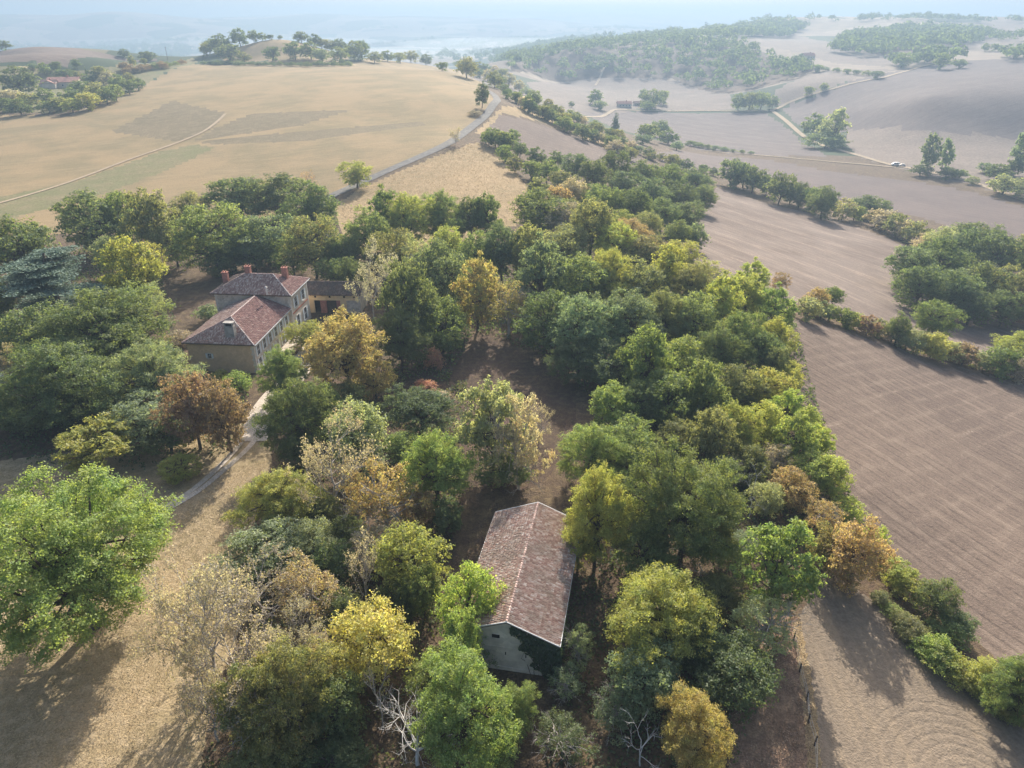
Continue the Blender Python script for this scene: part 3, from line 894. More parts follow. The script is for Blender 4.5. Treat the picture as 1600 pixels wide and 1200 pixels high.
for (u, v, zg, h) in ((354, 440, 10.0, 2.0), (388.5, 428, 11.5, 1.6), (446, 432, 10.9, 1.9)):
    lx, ly = to_local(atz(u, v, zg))
    brick_chimney(lx, ly, zg - .8, zg + h)
lx, ly = to_local(atz(417, 458, 9.8))
mb = MB(); mb.tube((lx, ly, 9.5), (lx, ly, 11.0), .22, .2, 8); mb.tube((lx, ly, 11.0), (lx, ly, 11.25), .3, .12, 8)
mb.build('vent_pipe', M['cement'], roof2)
mb = MB(); mb.box(-.4, 1.0, -.02, 2.2, 18.8, .16); mb.build('terrace', M['gravel'], house)

# wing to the right of the house
wx, wy = -46.9, 152.2
wing = tag(empty('outbuilding', (wx, wy, 0), math.radians(-2)), 'low yellow outbuilding with brown tile roof and red brick piers behind the house', 'outbuilding')
WL = 12.0
mb = MB()
# front wall with openings (pieces butt against each other)
mb.box(-9, 0, -.5, .0, 7.2, 4.5)
mb.box(0, 0, 3.0, WL, .35, 4.5)
mb.box(0, 0, -.5, 1.9, .35, 2.998); mb.box(7.9, 0, -.5, 9.3, .35, 2.998)
mb.box(0, 6.9, -.5, WL, 7.2, 4.5)
mb.box(0, .352, 4.3, WL, 6.898, 4.45)
mb.build('wall', M['wall_yellow'], wing)
mb = MB(); mb.box(9.302, -.02, -.5, WL + .5, .35, 2.998); mb.box(WL + .002, .352, -.5, WL + .5, 7.2, 4.48); mb.box(WL + .002, -.02, 3.001, WL + .5, .35, 4.5)
mb.build('stone_end_wall', M['wall_stone'], wing)
for x0, x1 in ((3.3, 4.7), (7.0, 7.9)):
    mb = MB(); mb.box(x0, -.04, -.5, x1, .36, 2.996); mb.build('brick_pier', M['brick'], wing)
mb = MB(); mb.box(.3, 3.5, -.4, WL - .2, 3.6, 4.28); mb.build('inner_wall', M['wood_dark'], wing)
mb = MB()
for k in range(6): mb.box(5.0 + k * .32, .05, 0.0, 5.28 + k * .32, .10, 2.7)
mb.build('gate', M['wood_dark'], wing)
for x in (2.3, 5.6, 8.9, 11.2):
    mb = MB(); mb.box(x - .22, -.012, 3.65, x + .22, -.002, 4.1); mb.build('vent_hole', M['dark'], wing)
wr = MB()
qa, qb, qc, qd = (-9.3, -.6, 4.5), (WL + .8, -.6, 4.5), (WL + .8, 3.7, 6.2), (-9.3, 3.7, 6.2)
qe, qf = (-9.3, 7.8, 4.5), (WL + .8, 7.8, 4.5)
wr.poly([qa, qb, qc, qd, qe, qf, lo(qa), lo(qb), lo(qc), lo(qd), lo(qe), lo(qf)], [(0, 1, 2, 3), (3, 2, 5, 4), (6, 9, 8, 7), (9, 10, 11, 8), (0, 6, 7, 1), (4, 5, 11, 10), (1, 7, 8, 2), (2, 8, 11, 5), (0, 3, 9, 6), (3, 4, 10, 9)])
wroof = wr.build('roof', M['roof_under'], wing)
tile_slope(wroof, [qa, qb, qc, qd], M['tile_brown'])
tile_slope(wroof, [qf, qe, qd, qc], M['tile_brown'])
ridge_line(wroof, qd, qc, M['tile_brown'])
for x0 in np.arange(-9, WL + .6, 1.3):
    mb = MB(); mb.box(x0, -.55, 4.26, x0 + .12, -.003, 4.36)
    mb.build('rafter', M['wood_dark'], wing)

# barn
bo = atz(791.5, 971, 7.0)
BA = math.radians(79.0 - 90)
barn = tag(empty('barn', (bo[0], bo[1], 0), BA), 'grey walled barn with a long lichened tile gable roof among the trees', 'barn')
BLn, BW = 19.6, 5.35
be, br_ = 4.75, 7.0
mb = MB()
wl = [(-BW + .35, .15, -.5), (BW - .35, .15, -.5), (BW - .35, .15, be + .05), (0, .15, br_ - .15), (-BW + .35, .15, be + .05)]
mb.prism(wl, (0, .35, 0))
mb.prism([(p[0], BLn - .5, p[2]) for p in wl], (0, .35, 0))
mb.box(-BW + .35, .503, -.5, -BW + .7, BLn - .503, be); mb.box(BW - .7, .503, -.5, BW - .35, BLn - .503, be)
mb.build('wall', M['cement'], barn)
mb = MB(); mb.box(-1.55, .09, 4.35, -.75, .148, 4.4 - .001); mb.box(-1.55, .09, 4.92, -.75, .148, 4.97)
w_ = mb.build('window', M['cement'], barn)
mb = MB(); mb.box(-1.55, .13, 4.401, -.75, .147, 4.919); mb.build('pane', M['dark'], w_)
for x in (-.2, 1.9, -3.2):
    mb = MB(); mb.box(x, .135, 2.2, x + .1, .148, 2.6); mb.build('vent_slit', M['dark'], barn)
mb = MB(); mb.box(-BW + .36, .10, 3.2, BW - .36, .147, 3.28); mb.box(-BW + .36, .08, -.4, BW - .36, .147, .5); mb.build('wall_ledge', M['cement'], barn)
ov = .1
ea, eb, rc_, rd_ = (-BW, -.15, be), (-BW, BLn, be), (0, BLn, br_), (0, -.15, br_)
ec, ed = (BW, -.15, be), (BW, BLn, be)
mb = MB(); mb.poly([ea, eb, rc_, rd_, ec, ed] + [lo(p) for p in (ea, eb, rc_, rd_, ec, ed)],
   [(0, 3, 2, 1), (3, 4, 5, 2), (6, 7, 8, 9), (9, 8, 11, 10), (0, 1, 7, 6), (4, 10, 11, 5), (0, 6, 9, 3), (3, 9, 10, 4), (1, 2, 8, 7), (2, 5, 11, 8)])
broof = mb.build('roof', M['roof_under'], barn)
tile_slope(broof, [ea, eb, rc_, rd_], M['tile_old'], colw=.235, roww=.34, jit=.02)
tile_slope(broof, [ed, ec, rd_, rc_], M['tile_old'], colw=.235, roww=.34, jit=.02)
ridge_line(broof, (0, -.1, br_ + .05), (0, BLn, br_ + .05), step=.36)
mb = MB()
for sg in (-1, 1):
    for y0 in (-.22, BLn + .003):
        p, q = (sg * (BW + .02), y0, be + .03), (sg * .01, y0, br_ + .03)
        mb.prism([p, q, (q[0], q[1], q[2] + .13), (p[0], p[1], p[2] + .13)], (0, .07, 0))
mb.build('verge_board', M['verge'], broof)
for sg in (-1, 1):
    mb = MB(); mb.tube((sg * (BW + .06), -.15, be - .02), (sg * (BW + .06), BLn, be - .02), .07, .07, 6); mb.build('gutter', M['zinc'], broof)
mb = MB(); mb.tube((BW - .02, .0, 0), (BW - .02, .0, be - .1), .05, .05, 6); mb.build('downpipe', M['zinc'], barn)

# farmhouses far off
def farmhouse(u, v, L, Wd, eh, rh, rot, label, wallm, roofm, side=None, name='farmhouse', nwin=3):
    p = hit(u, v)
    t = tag(empty(name, (p[0], p[1], g1(p[0], p[1])), rot), label, 'house' if name != 'hamlet_barn' else 'barn')
    mb = MB()
    g_ = [(-L / 2, -Wd / 2, -2), (-L / 2, Wd / 2, -2), (-L / 2, Wd / 2, eh), (-L / 2, 0, rh - .1), (-L / 2, -Wd / 2, eh)]
    mb.prism(g_, (L, 0, 0)); mb.build('wall', wallm, t)
    o = .6
    k = (rh - eh) / (Wd / 2)
    E = [(-L / 2 - o, -Wd / 2 - o, eh - k * o), (L / 2 + o, -Wd / 2 - o, eh - k * o), (L / 2 + o, 0, rh), (-L / 2 - o, 0, rh), (L / 2 + o, Wd / 2 + o, eh - k * o), (-L / 2 - o, Wd / 2 + o, eh - k * o)]
    mb = MB(); up = lambda q: (q[0], q[1], q[2] + .2)
    mb.poly(E + [up(q) for q in E], [(0, 3, 2, 1), (3, 5, 4, 2), (6, 7, 8, 9), (9, 8, 10, 11), (0, 1, 7, 6), (5, 11, 10, 4), (1, 2, 8, 7), (2, 4, 10, 8), (0, 6, 9, 3), (3, 9, 11, 5)])
    rf = mb.build('roof', roofm, t)
    mb = MB(); mb.box(L * .12, -.5, rh - .5, L * .12 + .9, .4, rh + 1.2); mb.build('chimney', M['brick'], rf)
    for i in range(nwin):
        x = -L / 2 + L * (i + .7) / (nwin + .4)
        f = MB(); f.box(x - .6, -Wd / 2 - .05, 1.0, x + .6, -Wd / 2 - .003, 2.5)
        fo = f.build('window', M['shutter'], t)
        f = MB(); f.box(x - .4, -Wd / 2 - .08, 1.15, x + .4, -Wd / 2 - .053, 2.35); f.build('pane', M['glass'], fo)
    if side:
        sx, sy, sl, sw, se, sr = side
        mb = MB(); g2 = [(sx - sw / 2, sy, -2), (sx + sw / 2, sy, -2), (sx + sw / 2, sy, se), (sx, sy, sr), (sx - sw / 2, sy, se)]
        mb.prism(g2, (0, -sl, 0)); mb.build('annexe_wall', wallm, t)
        mb = MB()
        for sg in (-1, 1):
            q = [(sx, sy + .3, sr + .15), (sx + sg * (sw / 2 + .5), sy + .3, se - .1), (sx + sg * (sw / 2 + .5), sy + .3, se + .1), (sx, sy + .3, sr + .35)]
            mb.prism(q, (0, -sl - .8, 0))
        mb.build('annexe_roof', roofm, t)
    return t
M['farroof'] = solid('sun bleached farm roof', (.42, .22, .17), .85, .3, .6)
M['farroof2'] = solid('brown farm roof', (.20, .12, .10), .85, .3, .6)
farmhouse(103, 136, 22, 13, 4.2, 7.2, math.radians(14), 'red roofed farmhouse half hidden in its dark hedged garden', M['wall_pale'], M['farroof'], (-8, -6.4, 7, 9, 3.6, 5.6))
farmhouse(78, 137, 11, 9, 3.4, 5.6, math.radians(14), 'brown roofed barn beside the red roofed farmhouse', M['wall_stone'], M['farroof2'], name='farm_barn', nwin=1)
farmhouse(975, 167, 16, 8, 4, 6.2, math.radians(5), 'small pinkish roofed valley farmhouse between two tree clumps', M['wall_pale'], M['farroof'], nwin=4)
farmhouse(998, 165, 12, 7, 3.2, 5, math.radians(8), 'low valley barn just beyond the pinkish farmhouse', M['wall_stone'], M['farroof2'], name='farm_barn', nwin=2)
farmhouse(1262, 92, 18, 9, 5, 8, .3, 'pale farmhouse high on the hazy hillside woods', M['wall_pale'], M['farroof'], nwin=4)
# white walled shed at the left edge
p = hit(-8, 606)
shed = tag(empty('shed', (p[0], p[1], 0), math.radians(35)), 'small white walled shed showing its pale roof corner at the frame edge', 'shed')
mb = MB(); mb.box(-2.5, -1.6, -.2, 2.5, 1.6, 2.2); mb.build('wall', M['wall_pale'], shed)
mb = MB(); mb.prism([(-2.8, -1.9, 2.25), (-2.8, 1.9, 2.6), (-2.8, 1.9, 2.7), (-2.8, -1.9, 2.35)], (5.6, 0, 0)); mb.build('roof', M['verge'], shed)
mb = MB(); mb.box(2.503, -.5, -.1, 2.54, .5, 1.9); mb.build('door', M['wood_dark'], shed)

# ------------------------------------------------------------------ cars
M['paint_white'] = solid('white car paint', (.75, .76, .78), .25, .03, 1, spec=.6)
M['paint_silver'] = solid('silver car paint', (.45, .48, .52), .25, .03, 1, spec=.6)
M['tyre'] = solid('tyre rubber', (.02, .02, .02), .8, .1)
def car(u, v, rz, label, paint, van=False):
    p = hit(u, v)
    t = tag(empty('parked_van' if van else 'parked_car', (p[0], p[1], g1(p[0], p[1]) + .3), rz), label, 'van' if van else 'car', 'vehicles on the valley lane')
    L, hw = (5.0, .95) if van else (4.3, .86)
    s = [(-L / 2, .35), (-L / 2 + .05, .95), (-L * .42, 1.0), (-L * .36, 1.45), (L * .12, 1.48), (L * .28, .98), (L / 2 - .1, .85), (L / 2, .6), (L / 2, .35)]
    if van: s = [(-L / 2, .35), (-L / 2, 2.0), (-L / 2 + .1, 2.1), (L * .18, 2.1), (L * .34, 1.3), (L / 2 - .05, 1.05), (L / 2, .7), (L / 2, .35)]
    mb = MB(); mb.prism([(x, -hw, z) for x, z in s], (0, 2 * hw, 0)); body = mb.build('body', paint, t)
    g = MB()
    top = 2.0 if van else 1.42
    bot = 1.3 if van else 1.0
    g.prism([(L * .30, -hw * .85, bot), (L * .19 if van else L * .13, -hw * .85, top), (L * .19 if van else L * .13, hw * .85, top), (L * .30, hw * .85, bot)], (.03, 0, .02))
    for sg in (-1, 1):
        y = sg * (hw + .012)
        g.prism([(-L * .33, y, bot), (-L * .30, y, top - .05), (L * .08, y, top - .05), (L * .2, y, bot)], (0, .01 * sg, 0))
    g.build('glazing', M['glass'], t)
    for x in (-L * .31, L * .31):
        for sg in (-1, 1):
            w = MB(); w.tube((x, sg * (hw - .18), .33), (x, sg * (hw + .03), .33), .33, .33, 12)
            wo_ = w.build('wheel', M['tyre'], t)
            w = MB(); w.tube((x, sg * (hw + .031), .33), (x, sg * (hw + .04), .33), .19, .19, 10); w.build('rim', M['zinc'], wo_)
    for sg in (-1, 1):
        h_ = MB(); h_.box(L / 2 - .02, sg * .6 - .15, .62, L / 2 + .02, sg * .6 + .15, .75); h_.build('headlight', M['frame_white'], t)
    return t
car(1398, 259, math.radians(175), 'white van parked nearest the tall poplars on the valley lane', M['paint_white'], True)
car(1409, 260, math.radians(172), 'pale silver car pulled up right behind the white van', M['paint_silver'])

# ------------------------------------------------------------------ poles and fences
def pole(u, v, h, label):
    p = hit(u, v)
    t = tag(empty('utility_pole', (p[0], p[1], g1(p[0], p[1]))), label, 'utility pole', 'utility poles on the left ridge')
    mb = MB(); mb.tube((0, 0, -.5), (0, 0, h), .28, .18, 7); mb.build('post', M['wood_dark'], t)
    mb = MB(); mb.box(-1.0, .19, h - .7, 1.0, .33, h - .5); c = mb.build('crossarm', M['wood_dark'], t)
    for x in (-.8, 0, .8):
        mb = MB(); mb.tube((x, .26, h - .5), (x, .26, h - .25), .06, .05, 6); mb.build('insulator', M['quoin'], c)
pole(262, 93, 12, 'tall wooden utility pole above the long garden hedge')
pole(298, 86, 9, 'shorter utility pole near the foot of the round knoll')
def fence(px, label, h=1.3, step=None, lean=.08):
    P = [hit(*q) for q in px]
    t = tag(empty('wire_fence', (P[0][0], P[0][1], g1(P[0][0], P[0][1]))), label, 'fence')
    rnd = random.Random(3)
    tops = []
    pts = []
    for a, b in zip(P[:-1], P[1:]):
        L = np.linalg.norm((b - a)[:2]); k = max(1, int(round(L / step))) if step else 1
        pts += [a + (b - a) * i / k for i in range(k)]
    pts.append(P[-1])
    o = np.array([P[0][0], P[0][1], g1(P[0][0], P[0][1])])
    for q in pts:
        z = g1(q[0], q[1])
        b0 = np.array([q[0], q[1], z]) - o
        tp = b0 + (rnd.uniform(-lean, lean), rnd.uniform(-lean, lean), h * rnd.uniform(.92, 1.08))
        mb = MB(); mb.tube(b0 - (0, 0, .3), tp, .09, .075, 6); mb.build('post', M['wood_dark'], t)
        tops.append((b0, tp))
    mb = MB()
    for (b0, t0), (b1, t1) in zip(tops[:-1], tops[1:]):
        for f in (.45, .9):
            mb.tube(b0 + (t0 - b0) * f, b1 + (t1 - b1) * f, .012, .012, 3, caps=False)
    mb.build('wire', M['zinc'], t)
fence([(1240, 1002), (1249, 1050), (1261, 1095), (1263, 1130), (1272, 1165), (1274, 1215)], 'leaning post and wire fence along the straw strip by the tilled field')
fence([(1275, 335), (1310, 344), (1345, 354), (1385, 369)], 'thin post fence on the pale bank above the ploughed field', step=5)

# ------------------------------------------------------------------ tree shapes
def unit_dirs(n, rg):
    v = rg.normal(size=(n, 3))
    return v / np.linalg.norm(v, axis=1)[:, None]

def leaf_quads(C, Nn, size, rg, aspect=.62):
    """C centres, Nn normals -> rhombic leaf sprays"""
    n = len(C)
    r = unit_dirs(n, rg)
    t = np.cross(Nn, r); t /= np.linalg.norm(t, axis=1)[:, None] + 1e-9
    s = np.cross(Nn, t)
    L = size * rg.uniform(.6, 1.35, n)[:, None]
    Wd = L * aspect
    bend = Nn * L * rg.uniform(-.25, .25, n)[:, None]
    V = np.stack([C - t * L * .5, C - s * Wd * .5 + bend, C + t * L * .5, C + s * Wd * .5 + bend], 1)
    return V.reshape(-1, 3)

def crown_points(seed, nclump, nleaf, clump_r=(.16, .30), low=-.75, zs=1.0, shape='round', gap=.0, inner=.25):
    """clump centres on an uneven ellipsoid shell (unit radius, centre at origin) and leaves about them"""
    rg = np.random.default_rng(seed)
    cl = []
    tries = 0
    ph = rg.uniform(0, 6.28, 6)
    while len(cl) < nclump and tries < nclump * 60:
        tries += 1
        d = unit_dirs(1, rg)[0]
        if d[2] < low: continue
        if d[2] < -.2 and rg.random() < .35: continue
        az = math.atan2(d[1], d[0])
        lob = 1 + .12 * math.sin(2 * az + ph[0]) + .10 * math.sin(3 * az + ph[1] + 2 * d[2]) + .08 * math.sin(5 * az + ph[2]) * (1 - d[2] ** 2) + .07 * math.sin(4 * d[2] + ph[3])
        rad = lob * (rg.uniform(.70, .93) if rg.random() > inner else rg.uniform(.3, .7))
        p = d * rad
        if shape == 'cone':
            p = np.array([d[0], d[1], 0]) * rg.uniform(.15, 1)
            h = rg.uniform(-1, 1); p = p * (1 - (h + 1) / 2) ** .8 * .9; p[2] = h * .95
        if shape == 'tall':
            k = 1.0 - .35 * abs(p[2]); p[0] *= k; p[1] *= k
        if shape == 'vase':
            k = .65 + .35 * (p[2] + 1) / 2 * 1.2; p[0] *= k; p[1] *= k
        cr = rg.uniform(*clump_r)
        if any(np.linalg.norm(p - q[0]) < (cr + q[1]) * .42 for q in cl): continue
        cl.append((p, cr))
    C = np.array([c[0] for c in cl]); R = np.array([c[1] for c in cl])
    w = R ** 2; w /= w.sum()
    ns = 13
    sd = unit_dirs(len(cl) * ns, rg)
    fl = (sd[:, 2] < -.1) & (rg.random(len(sd)) < .6)
    sd[fl, 2] *= -1
    own = np.repeat(np.arange(len(cl)), ns)
    SPR = C[own] + sd * (R[own] * rg.uniform(.45, 1.22, len(own)))[:, None] * (1.1, 1.1, .8)
    sr = R[own] * rg.uniform(.14, .30, len(own))
    q = np.repeat(w, ns); q /= q.sum()
    which = rg.choice(len(own), nleaf, p=q)
    g3 = rg.normal(0, 1, (nleaf, 3)) * (1, 1, .55)
    P = SPR[which] + g3 * sr[which][:, None]
    # shoots reaching out of the outline
    outw = SPR[which] / (np.linalg.norm(SPR[which], axis=1)[:, None] + .1)
    P += outw * (np.abs(rg.normal(0, .035, nleaf)))[:, None]
    Nn = sd[which] * .55 + outw * .35 + unit_dirs(nleaf, rg) * .85 + np.array([0, 0, .3])
    Nn /= np.linalg.norm(Nn, axis=1)[:, None]
    P[:, 2] *= zs
    return P, Nn, C, R, rg

def tube_np(segs, n):
    """segs: list of (a,b,ra,rb) -> verts, faces"""
    if not segs: return np.zeros((0, 3)), np.zeros((0, 4), int)
    A_ = np.array([s[0] for s in segs], float); B_ = np.array([s[1] for s in segs], float)
    ra = np.array([s[2] for s in segs])[:, None]; rb = np.array([s[3] for s in segs])[:, None]
    d = B_ - A_; d /= np.linalg.norm(d, axis=1)[:, None] + 1e-9
    ref = np.where(np.abs(d[:, 2:3]) > .9, np.array([[1., 0, 0]]), np.array([[0, 0, 1.]]))
    s = np.cross(d, ref); s /= np.linalg.norm(s, axis=1)[:, None]
    t = np.cross(d, s)
    V = []
    for c, r in ((A_, ra), (B_, rb)):
        for i in range(n):
            a = 2 * math.pi * i / n
            V.append(c + (s * math.cos(a) + t * math.sin(a)) * r)
    V = np.stack(V, 1)
    k = len(segs)
    f = np.array([[i, (i + 1) % n, n + (i + 1) % n, n + i] for i in range(n)])
    return V.reshape(-1, 3), (np.arange(k)[:, None, None] * 2 * n + f[None]).reshape(-1, 4)

def limb(a, b, r0, r1, rg, k=3, wig=.06):
    pts = [np.array(a, float)]
    L = np.linalg.norm(np.array(b) - a)
    for i in range(1, k):
        pts.append(a + (np.array(b) - a) * i / k + rg.normal(0, wig * L, 3) * (1, 1, .6))
    pts.append(np.array(b, float))
    rs = np.linspace(r0, r1, k + 1)
    return [(pts[i], pts[i + 1], rs[i], rs[i + 1]) for i in range(k)]

def twigs(p, d, L, r, lev, rg, out, spread=.75, up=.15, nb=(3, 4)):
    """bare branching"""
    k = 3
    q = np.array(p, float)
    dd = np.array(d, float)
    for i in range(k):
        dd = dd + rg.normal(0, .16, 3) + np.array([0, 0, up * .3]); dd /= np.linalg.norm(dd)
        nq = q + dd * L / k
        out.append((q, nq, r * (1 - .22 * i), r * (1 - .22 * (i + 1))))
        q = nq
        if lev > 0 and (i > 0 or lev > 2):
            for _ in range(rg.integers(*nb) - 1 if i < k - 1 else rg.integers(nb[0], nb[1] + 1)):
                nd = dd + rg.normal(0, spread, 3) + np.array([0, 0, up]); nd /= np.linalg.norm(nd)
                twigs(q, nd, L * rg.uniform(.5, .72), r * .5, lev - 1, rg, out, spread, up, nb)

PROTO = {}
def make_proto(key, seed, ncl, nlf, size, clump_r=(.16, .30), shape='round', clear=.35, low=-.75, gap=0, inner=.25, mat='leaf', bare=0, bark='bark', aspect=.62, rtrunk=.07):
    """crown centre at z = 1 + clear, radius 1, ground at z = 0"""
    P, Nn, C, R, rg = crown_points(seed, ncl, nlf, clump_r, low, 1, shape, gap, inner)
    off = np.array([0, 0, 1 + clear])
    V = leaf_quads(P + off, Nn, size, rg, aspect)
    V[:, 2] = np.maximum(V[:, 2], .01)
    nq = len(P)
    crown = mesh_np('crown_' + key, V, np.arange(nq * 4).reshape(-1, 4), M[mat])
    segs = []
    top = np.array([rg.normal(0, .08), rg.normal(0, .08), 1 + clear + .3])
    tr = limb(np.array([0, 0, -.12]), top, rtrunk, rtrunk * .35, rg, 5, .02)
    segs += tr
    ids = rg.permutation(len(C))[:max(10, len(C) // 2)]
    for i in ids:
        t = rg.uniform(.35, .95)
        j = min(4, int(t * 5))
        a = tr[j][0] + (tr[j][1] - tr[j][0]) * (t * 5 - j)
        e = C[i] + off
        if e[2] < .3: continue
        segs += limb(a, e, rtrunk * .42, rtrunk * .08, rg, 3, .05)
    if bare:
        for i in range(bare):
            d = unit_dirs(1, rg)[0]; d[2] = abs(d[2]) * .6 + .1
            t = rg.uniform(.3, .95); j = min(4, int(t * 5))
            twigs(tr[j][0], d / np.linalg.norm(d), .62, rtrunk * .3, 3, rg, segs, .55, .1, (2, 3))
    TV, TF = tube_np(segs, 5)
    trunk = mesh_np('trunk_' + key, TV, TF, M[bark])
    PROTO[key] = (crown, trunk, clear)

# broad oaks, dense
for i in range(5):
    make_proto(f'oak{i}', 11 + i, 95, 14500, .064, (.13, .27), clear=(.02, .08, .0, .1, .04)[i], low=-.9)
make_proto('hero', 31, 190, 100000, .027, (.09, .19), clear=.15, inner=.3, low=-.85)
make_proto('hero2', 32, 130, 60000, .034, (.10, .22), clear=.12, inner=.3)
for i in range(3):
    make_proto(f'tall{i}', 41 + i, 75, 15000, .066, (.12, .24), 'tall', clear=.12)
for i in range(2):
    make_proto(f'vase{i}', 51 + i, 66, 12000, .068, (.11, .22), 'vase', clear=.3)
for i in range(3):
    make_proto(f'thin{i}', 61 + i, 60, 7500, .058, (.10, .22), 'round', clear=.15, bare=7, bark='bark_pale', inner=.35)
for i in range(3):
    make_proto(f'shrub{i}', 71 + i, 30, 4600, .10, (.22, .42), 'round', clear=-.35, low=-.5, rtrunk=.05)
for i in range(3):
    make_proto(f'far{i}', 81 + i, 36, 3400, .135, (.18, .36), 'round', clear=-.05, low=-.85)
make_proto('farpoplar', 85, 34, 2600, .15, (.18, .3), 'tall', clear=.12)
make_proto('conifer', 91, 60, 4500, .10, (.16, .26), 'cone', clear=.05, mat='needle')
make_proto('dome', 95, 170, 30000, .044, (.09, .18), 'round', clear=.2, inner=.15)
make_proto('ball', 97, 240, 16000, .05, (.10, .13), 'round', clear=-.25, inner=.0, low=-.6)
# cedar: flat tiers
def cedar_proto():
    rg = np.random.default_rng(5)
    Pn, Nn, segs = [], [], []
    top = np.array([0, 0, 2.15])
    tr = limb(np.array([0, 0, -.1]), top, .075, .02, rg, 6, .015); segs += tr
    for k in range(30):
        h = rg.uniform(.45, 2.05)
        az = rg.uniform(0, 6.283)
        reach = (1.0 - .62 * ((h - .45) / 1.6) ** 1.4) * rg.uniform(.75, 1.05)
        a = np.array([0, 0, h])
        dirv = np.array([math.cos(az), math.sin(az), .08])
        e = a + dirv * reach
        segs += limb(a, e, .026, .006, rg, 4, .03)
        for m_ in range(9):
            t = rg.uniform(.35, 1.03)
            c = a + dirv * reach * t + np.array([rg.normal(0, .11), rg.normal(0, .11), rg.normal(.02, .012)])
            n_ = 130
            q = unit_dirs(n_, rg) * np.array([.2, .2, .022]) * rg.uniform(.3, 1, n_)[:, None]
            Pn.append(c + q)
            nn = np.array([0, 0, 1.]) + unit_dirs(n_, rg) * .8
            Nn.append(nn / np.linalg.norm(nn, axis=1)[:, None])
    P = np.concatenate(Pn); Nv = np.concatenate(Nn)
    V = leaf_quads(P, Nv, .05, rg, .5)
    crown = mesh_np('crown_cedar', V, np.arange(len(P) * 4).reshape(-1, 4), M['needle'])
    TV, TF = tube_np(segs, 5)
    PROTO['cedar'] = (crown, mesh_np('trunk_cedar', TV, TF, M['bark']), .1)
cedar_proto()
def bare_proto(key, seed, bark, leaves=0, lev=4, thick=.045, up=.18, spread=.5, n0=6):
    rg = np.random.default_rng(seed)
    segs = []
    tr = limb(np.array([0, 0, -.1]), np.array([rg.normal(0, .08), rg.normal(0, .08), 1.25]), thick, thick * .5, rg, 5, .03); segs += tr
    for i in range(n0):
        j = 1 + i % 4
        az = i * 2.4 + rg.uniform(-.4, .4)
        el = rg.uniform(.35, 1.1)
        twigs(tr[j][1], np.array([math.cos(az) * math.cos(el), math.sin(az) * math.cos(el), math.sin(el)]), rg.uniform(.55, .8), thick * .5, lev - 1, rg, segs, spread, up, (2, 3))
    ends = np.array([s[1] for s in segs])
    lim = 2.15
    TV, TF = tube_np(segs, 3 if len(segs) > 1500 else 5)
    crown = None
    if leaves:
        base = ends[len(ends) // 8:]
        P = base[rg.integers(0, len(base), leaves)] + rg.normal(0, .035, (leaves, 3))
        V = leaf_quads(P, unit_dirs(leaves, rg), .045, rg)
        crown = mesh_np('crown_' + key, V, np.arange(leaves * 4).reshape(-1, 4), M['leaf'])
    PROTO[key] = (crown, mesh_np('branches_' + key, TV, TF, M[bark]), .1)
bare_proto('bare0', 101, 'bark_pale', 5000, n0=9)
bare_proto('bare1', 102, 'bark_pale', 1500)
bare_proto('bare2', 103, 'bark_pale', 5500, thick=.05, n0=12)
bare_proto('dead0', 104, 'bark_white', 0, 4, .05, .05, .75, 7)
bare_proto('dead1', 105, 'bark_white', 0, 3, .04, .05, .6, 5)
bare_proto('snag', 106, 'bark_pale', 0, 3, .045, .3, .5, 6)

PAL = {  # linear leaf colours
 'dk': ((.088, .115, .04), 'dark green'), 'gr': ((.118, .152, .042), 'mid green'), 'ol': ((.145, .155, .055), 'olive green'),
 'lg': ((.155, .20, .048), 'light green'), 'li': ((.20, .25, .045), 'lime green'), 'yg': ((.22, .235, .05), 'yellow green'), 'yl': ((.26, .25, .07), 'yellow'),
 'bg': ((.095, .13, .06), 'bluish green'), 'pl': ((.20, .225, .11), 'pale olive'), 'gy': ((.25, .222, .185), 'greyish tan'), 'og': ((.24, .175, .09), 'orange'),
 'br': ((.165, .11, .07), 'rusty brown'), 'go': ((.27, .225, .08), 'golden'), 'ce': ((.085, .12, .08), 'blue grey'), 'sg': ((.13, .17, .095), 'silvery green'), 'rd': ((.26, .13, .09), 'reddish')}
KINDW = {'oak': 'broad tree', 'hero': 'great tree', 'tall': 'tall tree', 'vase': 'spreading tree', 'thin': 'sparse tree', 'shrub': 'bush', 'far': 'tree', 'farp': 'poplar', 'coni': 'conifer',
         'dome': 'dense tree', 'ball': 'clipped bush', 'ceda': 'cedar', 'bare': 'bare tree', 'dead': 'dead tree', 'snag': 'dead tree'}
NAMES = {'oak': 'broadleaf_tree', 'hero': 'oak_tree', 'tall': 'broadleaf_tree', 'vase': 'broadleaf_tree', 'thin': 'sparse_tree', 'shrub': 'shrub', 'far': 'broadleaf_tree', 'farp': 'poplar_tree',
         'coni': 'conifer_tree', 'dome': 'chestnut_tree', 'ball': 'clipped_bush', 'ceda': 'cedar_tree', 'bare': 'bare_tree', 'dead': 'dead_tree', 'snag': 'dead_tree'}
rnd = random.Random(77)
def kind_of(k):
    for q in ('shrub', 'farpoplar', 'conifer', 'cedar', 'hero', 'tall', 'vase', 'thin', 'dome', 'ball', 'bare', 'dead', 'snag', 'oak', 'far'):
        if k.startswith(q): return q[:4] if q in ('farpoplar', 'conifer', 'cedar') else q
PLACED = []
